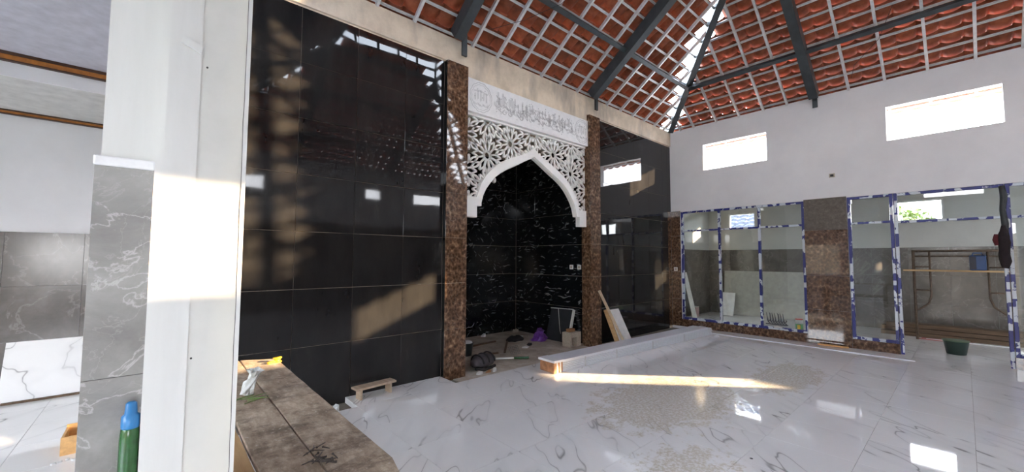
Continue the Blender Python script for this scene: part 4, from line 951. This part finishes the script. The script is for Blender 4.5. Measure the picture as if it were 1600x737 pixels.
tag(MB().tube([(9.075, 2.52, .215), (9.07, 2.46, .222), (9.075, 2.38, .215)], [.012, .02, .01], 8).build('putty_lump', 'paper', None, True), 'pale lump of putty on the sill of the three-light window', 'putty')
jk = thing('dark_jacket', 'dark jacket hanging on the right jamb of the doorway', 'jacket', (9.05, -.37, 0))
random.seed(12); vs = []; rings = [(.02, 2.02), (.035, 1.95), (.055, 1.86), (.06, 1.78), (.055, 1.70), (.05, 1.60), (.045, 1.50), (.03, 1.42)]; nn = 10
for r, z in rings:
    for k in range(nn): q = r*random.uniform(.7, 1.2); vs.append((min(.025, q*math.cos(2*PI*k/nn)*.8), q*math.sin(2*PI*k/nn)*1.2-.02, z+random.uniform(-.01, .01)))
MB().add(vs, [(i*nn+k, i*nn+(k+1) % nn, (i+1)*nn+(k+1) % nn, (i+1)*nn+k) for i in range(len(rings)-1) for k in range(nn)] + [tuple(range(nn)), tuple((len(rings)-1)*nn+k for k in range(nn))]).build('garment', 'jacket', jk, True)
MB().tube([(-.03, .05, 1.90), (-.035, .062, 1.82), (-.03, .05, 1.74)], [.02, .028, .02], 8).build('sleeve', 'jacket_red', jk, True)

# ------------------------------------------------------------------ outside
gw_ = struct(bx('wall_garden_added', 'render_wall', None, -13.3, -13, -25, 25, -.3, 2.85), 'added rendered garden wall screening the low sky beyond the open left side')  # unseen wall added to keep bright low sky out of the reflections
struct(bx('ground', 'ground', None, -60, 70, -60, 60, -.6, -.3), 'open ground around the building')
nh = thing('neighbour_house', 'neighbouring house with a pale tiled roof seen through the small window', 'house', (19, 8.0, 0))
bx('house_wall', 'house_wall', nh, -2.0, 4, -4.5, 3.5, -.3, 3.0)
mb = MB(); nt_ = 60
for i in range(16):
    for j in range(26):
        s0 = i*.24; y = -5+.35*j; x = -2.6+s0*.8; z = 2.75+s0*.62
        mb.add([(x, y, z+.05), (x, y+.12, z+.09), (x, y+.24, z+.05), (x, y+.35, z+.02), (x+.24, y, z+.13), (x+.24, y+.12, z+.17), (x+.24, y+.24, z+.13), (x+.24, y+.35, z+.10), (x, y, z-.02), (x, y+.35, z-.05), (x+.24, y+.35, z+.06), (x+.24, y, z+.08)],
               [(0, 1, 5, 4), (1, 2, 6, 5), (2, 3, 7, 6), (0, 8, 9, 3, 2, 1), (8, 11, 10, 9)])
o = mb.build('roof_tiles', 'blue_lit_clay', nh); o['kind'] = 'stuff'
def shrub(name, label, p, h, r, seed):
    t = thing(name, label, 'tree', p); rnd = random.Random(seed)
    MB().tube([(0, 0, 0), (.05, .03, h*.35), (0, 0, h*.7)], [.07, .05, .03], 7).build('trunk', 'bark', t)
    mb = MB()
    for k in range(1500):
        d = Vector((rnd.gauss(0, 1), rnd.gauss(0, 1), rnd.gauss(0, 1))).normalized()*r*rnd.uniform(.5, 1)**.6; c = Vector((d.x, d.y, h*.72+d.z*.8))
        a = Vector((rnd.gauss(0, 1), rnd.gauss(0, 1), rnd.gauss(0, .6))).normalized(); b = a.orthogonal().normalized(); n = a.cross(b)
        l, w = rnd.uniform(.10, .18), rnd.uniform(.035, .06)
        mb.add([c-a*l/2, c+b*w+n*.01, c+a*l/2, c-b*w+n*.01], [(0, 1, 2), (0, 2, 3)])
    o = mb.build('foliage', 'leaf', t); o['kind'] = 'stuff'
shrub('garden_tree', 'leafy green tree behind the small high window', (16.5, 1.25, -.3), 3.75, .9, 1)
shrub('garden_tree', 'lower green tree right of the other behind the window', (18.8, .15, -.3), 3.5, .7, 2)
